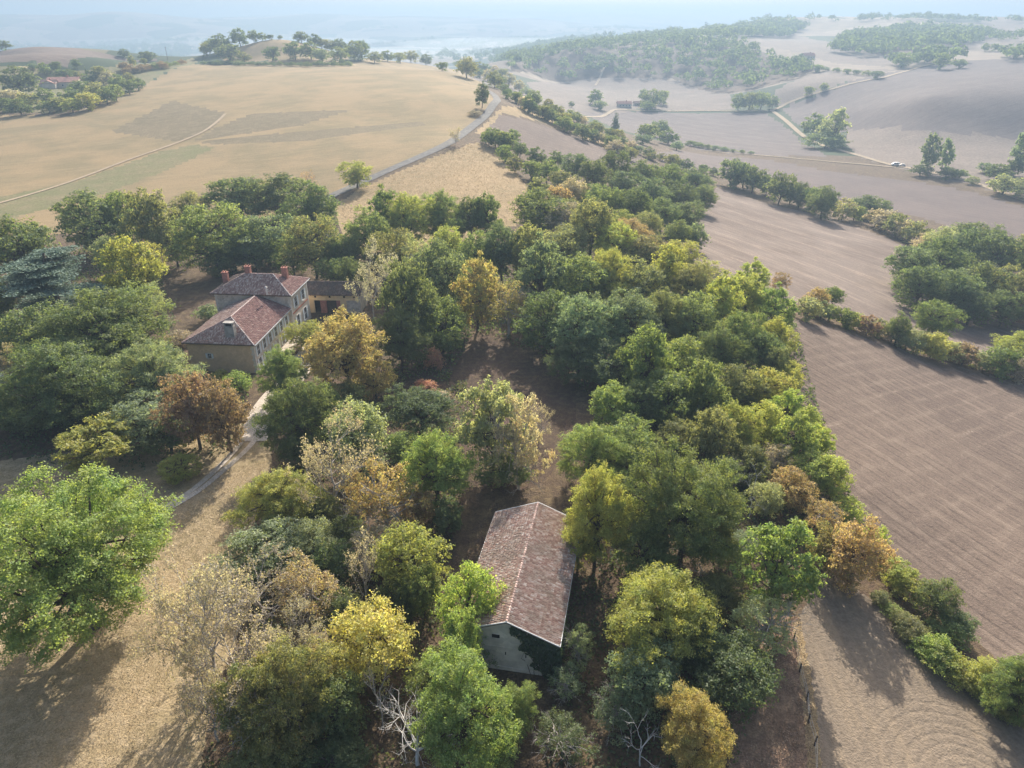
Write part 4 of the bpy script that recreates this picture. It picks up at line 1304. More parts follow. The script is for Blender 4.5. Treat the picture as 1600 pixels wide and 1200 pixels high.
def tree(u, v, w, h, key, colk, aut=.1, label=None, group=None, cat=None, rz=None):
    crown, trunk, clear = PROTO[key]
    kd = kind_of(key)
    top = 1.05 if key != 'cedar' else 1.05
    a = c = 4.0
    p = None
    zc = 5.0
    for _ in range(5):
        rmax = 1000 if u < 640 and v < 112 else 1050 if u < 775 and v < 118 else 1500
        p = hit(u, v, zc, rmax)
        q = (p[0], p[1], p[2] + zc)
        dep = project(q)[2]
        dl = math.atan2(CH - q[2], math.hypot(q[0], q[1]))
        a = w / 2 * dep / F
        t = (h / 2 * dep / F) ** 2 - (a * math.sin(dl)) ** 2
        c = math.sqrt(t) / max(.3, math.cos(dl)) if t > 0 else .5 * a
        lo_, hi_ = (.6, 2.4) if kd != 'shrub' else (.45, 1.6)
        c = min(max(c, lo_ * a), hi_ * a, 21.0 / (2 + clear) if dep < 400 else 30.0 / (2 + clear))
        nzc = (1 + clear) * c
        zc = .5 * zc + .5 * nzc if _ < 4 else nzc
    p = hit(u, v, zc, rmax)
    z = g1(p[0], p[1])
    s = 1 / 1.02
    t_ = empty(NAMES[kd], (p[0], p[1], z), rnd.uniform(0, 6.28) if rz is None else rz, (a * s, a * s, c * s))
    base, cw = PAL[colk]
    if kd not in ('hero', 'ceda', 'coni', 'ball') and label is None: aut = min(.6, aut + rnd.uniform(0, .22))
    k = rnd.uniform(.88, 1.14)
    col = (base[0] * k * rnd.uniform(.93, 1.07), base[1] * k, base[2] * k * rnd.uniform(.9, 1.1), 1 - aut)
    if crown is not None:
        o = add('crown' if kd not in ('bare',) else 'leaves', crown, t_)
        o.color = col
    add('trunk' if kd not in ('bare', 'dead', 'snag') else 'branches', trunk, t_)
    t_['category'] = cat or ('bush' if kd in ('shrub', 'ball') else 'tree')
    if group: t_['group'] = group
    if label: t_['label'] = label
    PLACED.append(dict(o=t_, u=u, v=v, w=w, kd=kd, cw=cw, label=label, group=group, aut=aut, x=p[0], y=p[1], a=a))
    return t_

# ---- trees that stand out, one by one
T = tree
T(108, 868, 290, 275, 'hero', 'lg', .0, 'huge bright green oak alone on the dry lawn at the frame edge', rz=.5)
T(325, 985, 150, 190, 'bare2', 'gy', .3, 'greyish half bare tree with arching pale branches beside the dry lawn')
T(410, 945, 150, 130, 'bare2', 'gy', .35, 'pinkish brown thin leaved tree above the arching half bare tree')
T(480, 930, 110, 120, 'thin0', 'gy', .6, 'pinkish tan withered tree just in front of the pale olive pair')
T(300, 1010, 110, 150, 'bare0', 'gy', .2, 'outermost grey twiggy tree reaching over the sunlit lawn')
T(370, 1065, 150, 160, 'bare2', 'gy', .2, 'grey twiggy tree below the arching half bare tree')
T(395, 1100, 120, 140, 'thin1', 'ol', .3, 'thin olive tree with bare twigs low beside the shaded lawn')
T(445, 1085, 150, 180, 'hero2', 'ol', .35, 'olive green yellow flecked oak near the bottom edge')
T(578, 1005, 130, 140, 'oak1', 'yl', .3, 'yellow leaved oak with a bare grey snag rising through it')
T(592, 1085, 60, 150, 'snag', 'gy', 0, 'bleached upright snag below the yellow leaved oak')
T(560, 960, 40, 90, 'snag', 'gy', 0, 'thin bare stem poking out of the yellow leaved oak')
T(722, 1110, 165, 185, 'hero2', 'lg', .1, 'large fresh green tree in front of the barn gable')
T(650, 1160, 165, 140, 'dead0', 'gy', 0, 'bleached white dead tree with crooked branches at the bottom edge')
T(733, 950, 100, 135, 'oak2', 'li', .0, 'small lime green tree touching the barn roof corner')
T(735, 1010, 90, 80, 'thin2', 'sg', .1, 'thin silvery green tree below the lime green tree')
T(722, 1010, 70, 115, 'tall0', 'lg', .1, 'light green small crown tucked under the lime green tree')
T(680, 1060, 90, 90, 'oak2', 'lg', .1, 'light green tree wedged between yellow oak and barn gable')
T(640, 880, 110, 120, 'oak3', 'yg', .1, 'yellowish green tree on the shaded lane left of the barn')
T(590, 855, 110, 90, 'thin0', 'gy', .5, 'tan withered crown between the two pale trees left of the barn')
T(565, 900, 60, 130, 'bare1', 'gy', .2, 'slim leafless tree with hanging grey twigs left of the barn')
T(436, 780, 120, 105, 'hero2', 'yg', .0, 'pale yellow green tree with flat tufted crown by the shaded lawn')
T(415, 862, 130, 75, 'oak0', 'pl', .0, 'low greyish green tree under the pale yellow green tufted one')
T(487, 850, 80, 80, 'oak4', 'pl', .1, 'pale olive tree beside the tufted yellow green tree')
T(515, 745, 120, 140, 'bare0', 'gy', .1, 'grey leafless tree beside the golden tan tree')
T(598, 780, 120, 135, 'thin1', 'go', .7, 'golden tan half bare tree among greener ones')
T(648, 790, 60, 70, 'oak1', 'og', .6, 'small russet red crown behind the golden tan tree')
T(558, 682, 105, 120, 'tall0', 'pl', .0, 'pale grey green tall tree above the leafless grey tree')
T(680, 735, 110, 130, 'hero2', 'lg', .15, 'bright green tree left of the brown clearing path')
T(700, 808, 50, 70, 'tall1', 'bg', .0, 'slim bluish green tree at the shaded lane edge')
T(655, 642, 115, 85, 'dome', 'dk', .15, 'dark glossy laurel like tree with yellow green tips')
T(770, 665, 115, 150, 'tall2', 'pl', .25, 'tall pale olive tree in mid clearing', rz=1)
T(812, 690, 80, 140, 'thin2', 'gy', .5, 'brownish half bare tree leaning on the tall pale olive tree')
T(845, 655, 45, 60, 'bare1', 'gy', .1, 'small leafless tree at the clearing beside the tall olive tree')
T(785, 735, 80, 60, 'oak2', 'gr', .1, 'green skirt bush at the foot of the tall clearing tree')
T(677, 566, 30, 42, 'shrub0', 'rd', .4, 'small reddish maple bush in the shaded clearing', cat='bush')
T(664, 606, 34, 26, 'shrub1', 'rd', .4, 'low reddish brown shrub in front of the reddish maple bush')
T(685, 622, 40, 24, 'shrub2', 'gy', .5, 'tan withered shrub by the dark laurel tree')
T(538, 553, 125, 135, 'dome', 'go', .55, 'golden brown horse chestnut in front of the outbuilding', rz=2)
T(585, 592, 60, 70, 'oak2', 'go', .35, 'smaller golden tree attached to the horse chestnut')
T(476, 524, 60, 46, 'oak3', 'yg', .1, 'yellow green tree against the house side windows')
T(443, 584, 76, 92, 'hero2', 'gr', .15, 'mid green tree with yellow tips hiding the house corner')
T(464, 652, 108, 128, 'hero2', 'dk', .0, 'dark green tree at the bend of the gravel drive')
T(500, 640, 70, 80, 'oak0', 'gr', .1, 'green tree behind the dark tree at the drive bend')
T(545, 620, 60, 60, 'oak1', 'ol', .2, 'olive tree below the golden horse chestnut')
T(300, 645, 88, 125, 'oak0', 'br', .35, 'dark rusty copper tree in front of the house wall')
T(350, 652, 78, 112, 'oak3', 'br', .3, 'second rusty copper tree next to the gravel drive')
T(372, 600, 40, 40, 'shrub0', 'lg', .1, 'light green bush under the house corner', cat='bush')
T(345, 590, 34, 26, 'shrub1', 'yg', .1, 'yellowish bush along the foot of the house wall')
T(240, 590, 120, 120, 'hero2', 'pl', .0, 'pale olive tree with airy crown in front of the house')
T(222, 660, 110, 90, 'oak3', 'sg', .0, 'silvery green tree below the pale airy one')
T(262, 682, 80, 60, 'oak2', 'dk', .0, 'dark low tree between the copper trees and the topiary')
T(160, 520, 200, 150, 'hero2', 'gr', .0, 'very large green oak crown left of the house')
T(95, 600, 170, 150, 'hero2', 'dk', .0, 'large dark oak in the shade left of the airy tree')
T(60, 530, 120, 110, 'oak0', 'dk', .0, 'dark oak under the cedar at the frame edge')
T(140, 625, 110, 90, 'oak1', 'dk', .0, 'dark shaded oak above the yellow topped tree')
T(22, 575, 60, 80, 'thin1', 'gy', .6, 'tan withered tree by the white walled shed')
T(25, 530, 60, 50, 'oak4', 'yl', .4, 'yellowish tree at the edge behind the shed')
T(205, 428, 95, 120, 'tall2', 'yg', .3, 'pale yellow tall tree behind the great oaks')
T(235, 470, 50, 60, 'thin0', 'pl', .1, 'thin pale grey tree by the shaded yard')
T(85, 452, 190, 120, 'cedar', 'ce', .0, 'blue grey cedar with flat spreading tiers', rz=.4)
T(25, 390, 115, 110, 'oak1', 'dk', .05, 'dark oak at the frame edge behind the cedar')
T(145, 350, 110, 100, 'oak2', 'dk', .1, 'dark green broad oak backing onto the hill field')
T(195, 345, 70, 90, 'oak0', 'gr', .1, 'green oak between the dark oak and yellow topped neighbours')
T(238, 350, 80, 110, 'tall0', 'ol', .2, 'tall olive tree on the field edge left of the wood gap')
T(330, 372, 110, 105, 'oak3', 'gr', .0, 'rounded green tree above the shaded yard')
T(300, 330, 60, 60, 'oak4', 'ol', .1, 'olive tree behind the rounded green one')
T(375, 312, 100, 70, 'oak0', 'dk', .1, 'dark oak with yellow green top at the field edge')
T(430, 305, 100, 70, 'oak1', 'dk', .1, 'wide dark oak with the highest crown behind the house')
T(482, 325, 80, 80, 'oak2', 'dk', .0, 'dark oak nearest the country road')
T(415, 375, 100, 80, 'oak4', 'bg', .0, 'bluish green oak behind the brick chimneys')
T(488, 385, 82, 95, 'oak3', 'ol', .4, 'yellowing oak behind the outbuilding roof')
T(455, 400, 60, 60, 'oak2', 'gr', .0, 'green tree between chimneys and the yellowing oak')
T(150, 695, 130, 85, 'vase1', 'yg', .1, 'low spreading tree with yellow green top and bare boughs')
T(281, 733, 60, 54, 'ball', 'yg', .0, 'round clipped topiary bush beside the gravel drive')
T(325, 492, 36, 30, 'shrub2', 'sg', .0, 'pale green shrub beside the house left wall')
T(282, 530, 40, 28, 'shrub0', 'gy', .3, 'tan shrub in the yard left of the house')
T(480, 286, 30, 40, 'bare1', 'rd', .5, 'small reddish leafless tree beside the hill field')
T(557, 272, 46, 42, 'oak4', 'yg', .0, 'lone yellow green tree standing beside the road bend')
T(712, 214, 22, 22, 'bare2', 'gy', .3, 'small bare tree beside the middle of the road')
T(753, 148, 24, 34, 'tall1', 'dk', .1, 'lone dark oval tree in the field beside the road')
T(742, 178, 20, 10, 'shrub1', 'gy', .3, 'brown bush at the foot of the lone oval tree')
T(580, 450, 76, 92, 'bare0', 'gy', .3, 'greyish brown half bare tree hiding the outbuilding end')
T(935, 805, 105, 160, 'hero2', 'yg', .25, 'yellow green tall tree overhanging the barn roof edge')
T(905, 850, 70, 80, 'oak0', 'yg', .2, 'yellowish low crown against the barn eave')
T(930, 708, 110, 105, 'hero2', 'lg', .0, 'bright green tree above the yellow tree by the barn')
T(955, 640, 80, 85, 'tall0', 'lg', .15, 'light green tree with pinkish top at the clearing edge')
T(985, 700, 90, 90, 'oak3', 'gr', .0, 'green tree between the barn and the wide tree')
T(1070, 790, 190, 190, 'hero', 'gr', .05, 'wide mid green tree right of the barn')
T(1005, 860, 85, 100, 'oak2', 'gr', .0, 'shaded green tree between the yellow tree and the wide one')
T(1215, 885, 130, 150, 'vase0', 'lg', .05, 'light green leaning tree with dark trunk above the tilled field')
T(1190, 975, 110, 100, 'thin2', 'pl', .35, 'tan green thin tree beside the tilled field')
T(1145, 1050, 130, 120, 'oak1', 'dk', .0, 'dark green dense tree above the pink dry strip')
T(1030, 965, 170, 170, 'hero2', 'yg', .1, 'large yellow green tree by the lane right of the barn')
T(1010, 1060, 120, 120, 'oak3', 'sg', .0, 'grey green tree in shade below the large yellow green one')
T(1085, 1000, 90, 100, 'oak4', 'bg', .0, 'bluish shaded tree beside the dark dense one')
T(1085, 1145, 110, 130, 'hero2', 'go', .35, 'golden tan pine like tree at the bottom edge', cat='tree')
T(1005, 1160, 80, 90, 'dead1', 'gy', 0, 'grey dead tree with broken limbs at the bottom edge')
T(1175, 775, 60, 70, 'dead1', 'gy', 0, 'white dead branches between the wide tree and the wood')
T(1095, 885, 60, 50, 'dead1', 'gy', 0, 'fallen looking dead tree over the pale ground patch')
T(905, 1010, 55, 70, 'thin1', 'sg', .1, 'dull thin shrubby tree against the barn corner')
T(885, 1065, 60, 55, 'thin0', 'sg', .2, 'dull grey green thin tree in front of the barn')
T(1240, 765, 70, 70, 'oak1', 'og', .6, 'orange brown tree highest in the russet group')
T(1285, 810, 70, 70, 'thin0', 'og', .7, 'thin orange tree in the middle of the russet group')
T(1340, 865, 100, 120, 'oak2', 'og', .55, 'big russet orange tree at the tilled field corner')
T(1290, 860, 60, 80, 'oak0', 'ol', .5, 'brownish olive tree left of the big russet one')
T(1405, 895, 55, 45, 'vase1', 'yg', .0, 'yellow green small tree beside the big russet orange one')
T(1465, 937, 65, 65, 'oak3', 'dk', .0, 'dark green round tree in the lower field hedge')
T(1500, 975, 48, 45, 'oak1', 'bg', .0, 'bluish dark bush right of the round dark tree', cat='bush')
T(1482, 985, 60, 50, 'shrub1', 'gr', .0, 'fresh green bush below the bluish dark one', cat='bush')
T(1590, 1075, 100, 110, 'hero2', 'gr', .05, 'large green tree at the lower right frame edge')
T(1545, 1060, 60, 60, 'oak4', 'yg', .1, 'yellow green tree just left of the large edge tree')

# ---- the wood behind and right of the clearing: (u, v, w, h, shape, colour, turned)
WOOD = [(575, 375, 75, 90, 'oak0', 'gr', .05), (605, 345, 70, 70, 'oak1', 'gr', .1), (640, 345, 80, 75, 'oak2', 'yg', .05), (690, 340, 80, 75, 'oak3', 'gr', .05), (735, 342, 60, 70, 'tall0', 'dk', 0), (760, 345, 50, 60, 'oak4', 'gr', 0),
 (620, 400, 70, 90, 'oak4', 'ol', .2), (655, 415, 70, 90, 'thin0', 'pl', .2), (690, 430, 90, 110, 'oak1', 'bg', 0), (640, 480, 90, 110, 'oak0', 'dk', 0), (690, 510, 90, 90, 'oak2', 'gr', .05), (625, 530, 80, 90, 'oak3', 'dk', 0), (700, 390, 60, 70, 'oak3', 'yg', .1),
 (745, 462, 75, 85, 'oak1', 'yl', .45), (793, 480, 75, 85, 'thin1', 'ol', .5), (745, 400, 70, 80, 'oak2', 'gr', 0), (785, 395, 70, 80, 'oak0', 'bg', 0), (825, 405, 70, 80, 'oak3', 'ol', .15),
 (845, 330, 90, 70, 'oak1', 'gr', 0), (885, 345, 70, 60, 'oak2', 'gy', .3), (880, 385, 80, 70, 'oak4', 'ol', .15), (925, 360, 80, 70, 'oak0', 'ol', .2), (960, 380, 70, 65, 'oak3', 'yg', .2), (985, 372, 80, 55, 'oak1', 'og', .5), (1015, 395, 75, 60, 'oak2', 'ol', .3),
 (850, 435, 85, 90, 'oak2', 'sg', 0), (905, 440, 95, 95, 'oak1', 'gr', 0), (955, 435, 85, 85, 'oak3', 'yg', .1), (1000, 450, 85, 80, 'oak0', 'ol', .15), (1045, 430, 75, 70, 'oak4', 'yg', .1), (1085, 450, 75, 70, 'oak1', 'ol', .15), (1060, 400, 60, 50, 'oak3', 'yg', .15),
 (860, 505, 100, 100, 'oak0', 'dk', 0), (915, 515, 110, 110, 'dome', 'sg', 0), (975, 505, 110, 110, 'dome', 'sg', 0), (1035, 500, 90, 90, 'oak2', 'ol', .05), (1085, 505, 90, 90, 'oak3', 'gr', .1), (1130, 480, 75, 75, 'oak0', 'yg', .1), (1105, 425, 50, 45, 'thin1', 'yl', .2),
 (905, 560, 90, 70, 'oak3', 'dk', 0), (950, 570, 95, 80, 'oak1', 'bg', 0), (1010, 570, 95, 95, 'oak4', 'gr', 0), (1065, 570, 95, 90, 'oak1', 'lg', .05), (1120, 555, 85, 85, 'oak2', 'dk', 0), (1160, 530, 75, 80, 'oak3', 'gr', .05), (1165, 470, 65, 60, 'oak4', 'yg', .1),
 (1212, 488, 65, 80, 'tall1', 'lg', .1), (1190, 560, 70, 80, 'oak0', 'dk', 0), (1215, 530, 55, 70, 'oak2', 'yg', .1), (1180, 440, 50, 45, 'oak1', 'li', .1), (1200, 610, 70, 70, 'oak3', 'yg', .25), (1215, 575, 55, 60, 'oak4', 'ol', .15),
 (1045, 625, 100, 95, 'oak0', 'gr', 0), (1100, 620, 85, 85, 'oak2', 'gr', .05), (1150, 605, 80, 80, 'oak1', 'ol', .1), (1000, 635, 70, 80, 'oak3', 'dk', 0), (1060, 690, 75, 70, 'oak4', 'ol', .1), (1110, 690, 80, 80, 'oak3', 'ol', .15), (1150, 670, 75, 75, 'oak0', 'yg', .25),
 (1190, 665, 70, 80, 'oak2', 'yg', .1), (1230, 640, 60, 70, 'vase0', 'li', .05), (1240, 690, 70, 70, 'oak1', 'lg', .1), (1275, 690, 55, 60, 'vase1', 'li', .1), (1265, 735, 70, 70, 'oak4', 'lg', .15), (1298, 745, 60, 70, 'oak0', 'yg', .1), (1210, 720, 60, 60, 'thin0', 'gy', .3),
 (1170, 730, 70, 70, 'oak2', 'ol', .1), (1130, 740, 60, 60, 'thin1', 'sg', .1), (1200, 780, 50, 60, 'oak4', 'pl', .1), (1325, 800, 50, 50, 'shrub0', 'li', .1), (1365, 845, 40, 50, 'shrub1', 'li', .1), (1230, 595, 50, 60, 'oak3', 'yg', .1), (1262, 660, 40, 50, 'shrub2', 'li', .1),
 (1120, 840, 60, 60, 'oak3', 'ol', .1), (1160, 850, 60, 50, 'thin2', 'sg', .1), (1130, 930, 70, 70, 'oak0', 'ol', .1), (970, 760, 50, 60, 'oak0', 'gr', .1), (1040, 900, 60, 50, 'oak1', 'lg', .1),
 (540, 830, 60, 60, 'oak2', 'dk', 0), (525, 880, 70, 70, 'oak3', 'dk', 0), (500, 800, 60, 60, 'oak0', 'ol', .1), (660, 930, 70, 70, 'oak4', 'gr', .1), (530, 960, 80, 80, 'oak1', 'dk', .1), (620, 940, 70, 70, 'oak2', 'dk', .1), (450, 1010, 90, 100, 'bare0', 'gy', .2),
 (500, 1020, 80, 80, 'thin0', 'gy', .4), (520, 1100, 100, 110, 'oak3', 'dk', .05), (395, 395, 70, 55, 'oak1', 'dk', 0), (520, 425, 50, 45, 'oak3', 'gr', 0), (545, 405, 50, 60, 'oak0', 'dk', 0), (340, 415, 50, 40, 'oak2', 'dk', 0), (420, 1180, 120, 90, 'oak1', 'ol', .2), (330, 1110, 90, 110, 'bare2', 'gy', .2), (520, 1190, 100, 70, 'oak2', 'dk', .1), (770, 1170, 90, 80, 'oak4', 'lg', .1), (800, 1110, 80, 80, 'oak1', 'gr', .05),
 (880, 1150, 90, 70, 'thin1', 'dk', .1), (960, 1110, 80, 70, 'thin2', 'sg', .1), (580, 720, 60, 60, 'thin0', 'sg', .1), (630, 700, 60, 60, 'oak1', 'gr', .1), (470, 700, 60, 60, 'oak3', 'dk', 0),
 (110, 520, 80, 80, 'oak2', 'gr', .05), (200, 500, 80, 70, 'oak4', 'gr', .1), (190, 570, 80, 80, 'oak3', 'dk', 0), (60, 640, 110, 80, 'oak0', 'dk', 0), (20, 640, 80, 60, 'oak1', 'dk', 0),  (-20, 480, 80, 90, 'oak3', 'dk', 0),
 (270, 380, 60, 70, 'oak1', 'ol', .2), (170, 400, 50, 60, 'oak3', 'pl', .1), (240, 405, 40, 60, 'thin0', 'yg', .2), (365, 400, 60, 50, 'oak2', 'dk', 0), (530, 400, 50, 60, 'oak3', 'gr', .1), (550, 430, 45, 60, 'oak1', 'dk', 0)]
for i, e in enumerate(WOOD):
    e = list(e)
    if e[4].startswith('oak') and e[0] > 560:
        if i % 4 == 1: e[4] = 'tall%d' % (i % 3); e[3] *= 1.3; e[1] -= 4
        elif i % 4 == 3 and e[2] >= 80: e[4] = 'hero2'; e[3] *= 1.1
        elif i % 7 == 2: e[4] = 'dome'; e[3] *= 1.15
    T(*e, group='trees of the park and its wood')

# ---- hedges and smaller woods
def along(px, n, wr, hr, cols, keys, grp, what, jit=4, aut=(.0, .3), start=''):
    P = np.array(px, float)
    seg = np.hypot(*(P[1:] - P[:-1]).T); cum = np.concatenate([[0], np.cumsum(seg)])
    for i in range(n):
        t = (i + .5) / n * cum[-1]
        j = min(np.searchsorted(cum, t, 'right') - 1, len(seg) - 1)
        q = P[j] + (P[j + 1] - P[j]) * (t - cum[j]) / seg[j]
        f = t / cum[-1]
        w = (wr[0] + (wr[1] - wr[0]) * f) * rnd.uniform(.75, 1.25)
        key, ck = rnd.choice(keys), rnd.choice(cols)
        o = tree(q[0] + rnd.uniform(-jit, jit), q[1] + rnd.uniform(-jit, jit) * .6, w, w * rnd.uniform(*hr), key, ck, rnd.uniform(*aut), group=grp)
        PLACED[-1]['hedge'] = (what, i, n)
SH = ['shrub0', 'shrub1', 'shrub2', 'far0', 'far1']
FT = ['far0', 'far1', 'far2']
along([(1252, 478), (1300, 492), (1370, 515), (1440, 540), (1520, 560), (1600, 580)], 18, (34, 48), (.7, 1), ['ol', 'yg', 'gr', 'gy', 'br', 'pl'], SH, 'bushes of the middle field hedge', 'hedge between the two ploughed fields', 5)
T(1275, 470, 38, 42, 'oak2', 'og', .6, 'rusty orange small tree at the wood end of the field hedge', cat='tree')
T(1302, 462, 34, 32, 'oak1', 'gr', 0, 'small green tree just behind the field hedge')
T(1220, 440, 34, 34, 'thin0', 'br', .5, 'brown thin tree on the wood edge near the ploughed field')
T(1462, 500, 66, 60, 'oak3', 'gr', .0, 'rounded green tree standing in the field hedge')
T(1404, 515, 34, 50, 'oak0', 'dk', 0, 'dark narrow tree in the field hedge')
T(1590, 548, 70, 60, 'oak4', 'yg', .1, 'yellow green tree at the hedge end by the frame edge')
along([(1375, 930), (1420, 985), (1470, 1030), (1530, 1070), (1600, 1120)], 14, (38, 55), (.7, 1), ['yg', 'lg', 'ol', 'gr', 'yg'], ['shrub0', 'shrub1', 'shrub2', 'oak4'], 'bushes of the lower field hedge', 'lower hedge beside the tilled field', 6, (0, .2))
along([(1345, 830), (1372, 868), (1400, 905), (1430, 935)], 5, (34, 40), (.8, 1.1), ['li', 'yg'], ['shrub0', 'shrub2'], 'bushes of the wood margin', 'bright margin of the wood by the big field', 4, (0, .1))
along([(1130, 270), (1180, 280), (1225, 296), (1270, 312), (1300, 322)], 9, (44, 40), (.9, 1.15), ['dk', 'gr', 'bg', 'dk'], FT + ['oak2'], 'trees of the valley side hedge', 'upper hedge above the ploughed field', 5, (0, .15))
along([(1310, 328), (1350, 336), (1400, 352), (1440, 368)], 8, (30, 36), (.8, 1), ['ol', 'pl', 'gr', 'gy'], FT + ['shrub1'], 'trees of the valley side hedge', 'lower part of the upper hedge, before the dark wood', 4, (.1, .4))
T(1362, 322, 56, 34, 'oak1', 'dk', .0, 'dark domed tree in the upper hedge')
# wood at the right
for i, (u, v, w, ck) in enumerate([(1425, 420, 75, 'bg'), (1470, 410, 85, 'dk'), (1520, 395, 80, 'bg'), (1565, 405, 80, 'dk'), (1605, 400, 70, 'ol'), (1440, 450, 75, 'dk'), (1490, 455, 80, 'bg'), (1540, 450, 85, 'dk'), (1590, 455, 80, 'ol'), (1510, 375, 60, 'dk'),
                                 (1550, 378, 50, 'gr'), (1480, 382, 60, 'pl'), (1615, 480, 70, 'br'), (1570, 482, 60, 'dk'), (1520, 480, 60, 'dk'), (1450, 385, 40, 'gy')]):
    T(u, v, w, w * .95, ('oak%d' % (i % 5)), ck, .12 if ck in ('ol', 'pl', 'br') else 0, group='trees of the dark wood on the far slope')
    PLACED[-1]['wood'] = 'dark wood across the ploughed field'
# centre wood on the flank
for i, (u, v, w, ck) in enumerate([(800, 215, 24, 'gr'), (790, 240, 26, 'gr'), (812, 235, 22, 'dk'), (805, 258, 26, 'ol'), (830, 265, 32, 'gr'), (855, 270, 36, 'gr'), (838, 245, 30, 'dk'), (880, 285, 40, 'ol'), (900, 262, 44, 'bg'), (868, 250, 30, 'dk'), (930, 275, 50, 'dk'), (895, 300, 44, 'gy'),
                                 (925, 310, 50, 'gr'), (960, 262, 48, 'dk'), (975, 290, 52, 'bg'), (950, 320, 55, 'gr'), (1005, 275, 52, 'dk'), (1020, 305, 56, 'bg'), (990, 325, 56, 'dk'), (1045, 280, 50, 'gr'), (1060, 310, 56, 'dk'), (1035, 335, 60, 'dk'), (1090, 285, 50, 'bg'), (1100, 310, 44, 'dk'),
                                 (1075, 340, 56, 'bg'), (870, 310, 40, 'og'), (842, 295, 36, 'ol'), (1060, 365, 50, 'gr'), (1010, 355, 50, 'ol'), (1085, 370, 40, 'sg'), (1115, 268, 14, 'dk'), (1100, 265, 16, 'bg'), (970, 348, 44, 'yg'), (925, 335, 40, 'ol'), (890, 325, 36, 'ol')]):
    T(u, v, w, w * rnd.uniform(.85, 1.1), ('oak%d' % (i % 5)) if w > 40 else 'far%d' % (i % 3), ck, .15 if ck in ('ol', 'og', 'gy') else .02, group='trees of the flank wood')
    PLACED[-1]['wood'] = 'flank wood between meadow and ploughed field'
along([(752, 215), (775, 216), (800, 225)], 5, (18, 24), (.9, 1.2), ['gr', 'dk'], FT, 'trees by the road dip', 'short hedge where the road dips behind the meadow', 3)
# ridge hedge
along([(712, 100), (735, 108), (760, 116), (785, 130), (800, 150), (830, 166), (860, 182), (900, 200), (950, 222), (990, 245)], 34, (20, 22), (.8, 1.1), ['dk', 'gr', 'ol', 'bg', 'gy'], FT, 'trees of the ridge hedge', 'long hedge falling from the hilltop road', 4, (0, .3))
along([(745, 98), (790, 118), (815, 142), (850, 162), (900, 185), (960, 212), (1010, 238), (1080, 262)], 28, (18, 18), (.7, 1.0), ['ol', 'gr', 'gy', 'sg', 'bg'], FT + ['shrub0'], 'scrub of the outer ridge hedge', 'outer scrub line on the valley side of the ridge hedge', 4, (.1, .4))
# tree row and clumps at the knoll
ROW = [(345, 68, 30, 26, 'dk'), (332, 58, 30, 22, 'dk'), (322, 78, 20, 20, 'ol'), (372, 50, 30, 26, 'dk'), (358, 82, 40, 26, 'dk'), (395, 52, 16, 18, 'gr'), (408, 50, 16, 12, 'gr'), (420, 52, 12, 8, 'dk'), (437, 54, 8, 6, 'dk'), (381, 90, 22, 16, 'ol'),
       (425, 84, 26, 22, 'dk'), (460, 80, 34, 26, 'dk'), (485, 80, 30, 26, 'gr'), (503, 88, 26, 22, 'sg'), (530, 86, 28, 22, 'gr'), (552, 80, 30, 28, 'gr'), (565, 78, 22, 30, 'dk'), (470, 56, 24, 16, 'dk'), (490, 58, 20, 18, 'dk'), (502, 66, 24, 14, 'ol'), (528, 66, 24, 20, 'dk'),
       (518, 72, 20, 14, 'ol'), (545, 72, 20, 14, 'gr'), (585, 90, 24, 16, 'ol'), (605, 88, 22, 16, 'gr'), (625, 90, 20, 16, 'pl'), (642, 88, 22, 18, 'ol'), (665, 92, 20, 16, 'dk'), (690, 94, 18, 14, 'gr'), (535, 97, 10, 8, 'dk')]
for i, (u, v, w, h, ck) in enumerate(ROW):
    T(u, v, w, h, 'far%d' % (i % 3), ck, .05 if ck == 'dk' else .2, group='trees on the round knoll')
    PLACED[-1]['wood'] = 'tree row at the foot of the round knoll' if v > 72 else 'crown of trees atop the round knoll'
along([(312, 98), (360, 99), (420, 100), (480, 101), (550, 101)], 22, (12, 12), (.6, .7), ['dk', 'bg'], ['shrub0', 'shrub1'], 'low hedge under the knoll trees', 'low dark hedge under the knoll row', 1, (0, .1))
# farm garden at the left
GARD = [(28, 128, 60, 44, 'dk'), (12, 152, 40, 26, 'gy'), (42, 158, 34, 24, 'ol'), (68, 152, 30, 26, 'gr'), (92, 162, 34, 22, 'ol'), (110, 152, 34, 26, 'dk'), (112, 165, 34, 22, 'yg'), (135, 158, 34, 28, 'yg'), (150, 146, 34, 30, 'ol'), (165, 150, 28, 26, 'dk'), (180, 145, 26, 26, 'gr'),
        (125, 138, 30, 22, 'gr'), (142, 124, 26, 24, 'dk'), (158, 118, 22, 30, 'ol'), (170, 125, 26, 24, 'gy'), (182, 128, 22, 22, 'gr'), (200, 136, 26, 22, 'dk'), (215, 132, 24, 18, 'dk'), (200, 122, 20, 16, 'ol'), (102, 117, 30, 16, 'dk'), (118, 118, 20, 12, 'ol'), (68, 108, 18, 18, 'gr'),
        (87, 104, 16, 16, 'dk'), (119, 100, 12, 14, 'bg'), (193, 83, 17, 12, 'dk'), (228, 88, 26, 14, 'dk'), (196, 104, 22, 12, 'br'), (206, 96, 12, 16, 'ol'), (224, 96, 10, 10, 'ol'), (6, 68, 18, 14, 'dk'), (50, 104, 14, 8, 'sg'), (-20, 150, 40, 30, 'dk'), (75, 168, 30, 16, 'dk'), (30, 168, 40, 16, 'dk'), (-5, 165, 40, 18, 'dk')]
for i, (u, v, w, h, ck) in enumerate(GARD):
    T(u, v, w, h, 'far%d' % (i % 3), ck, .25 if ck in ('ol', 'gy', 'yg') else .02, group='trees about the farmhouse garden')
    PLACED[-1]['wood'] = 'hedged garden of the red roofed farmhouse' if v > 110 else 'open ground beyond the farmhouse garden'
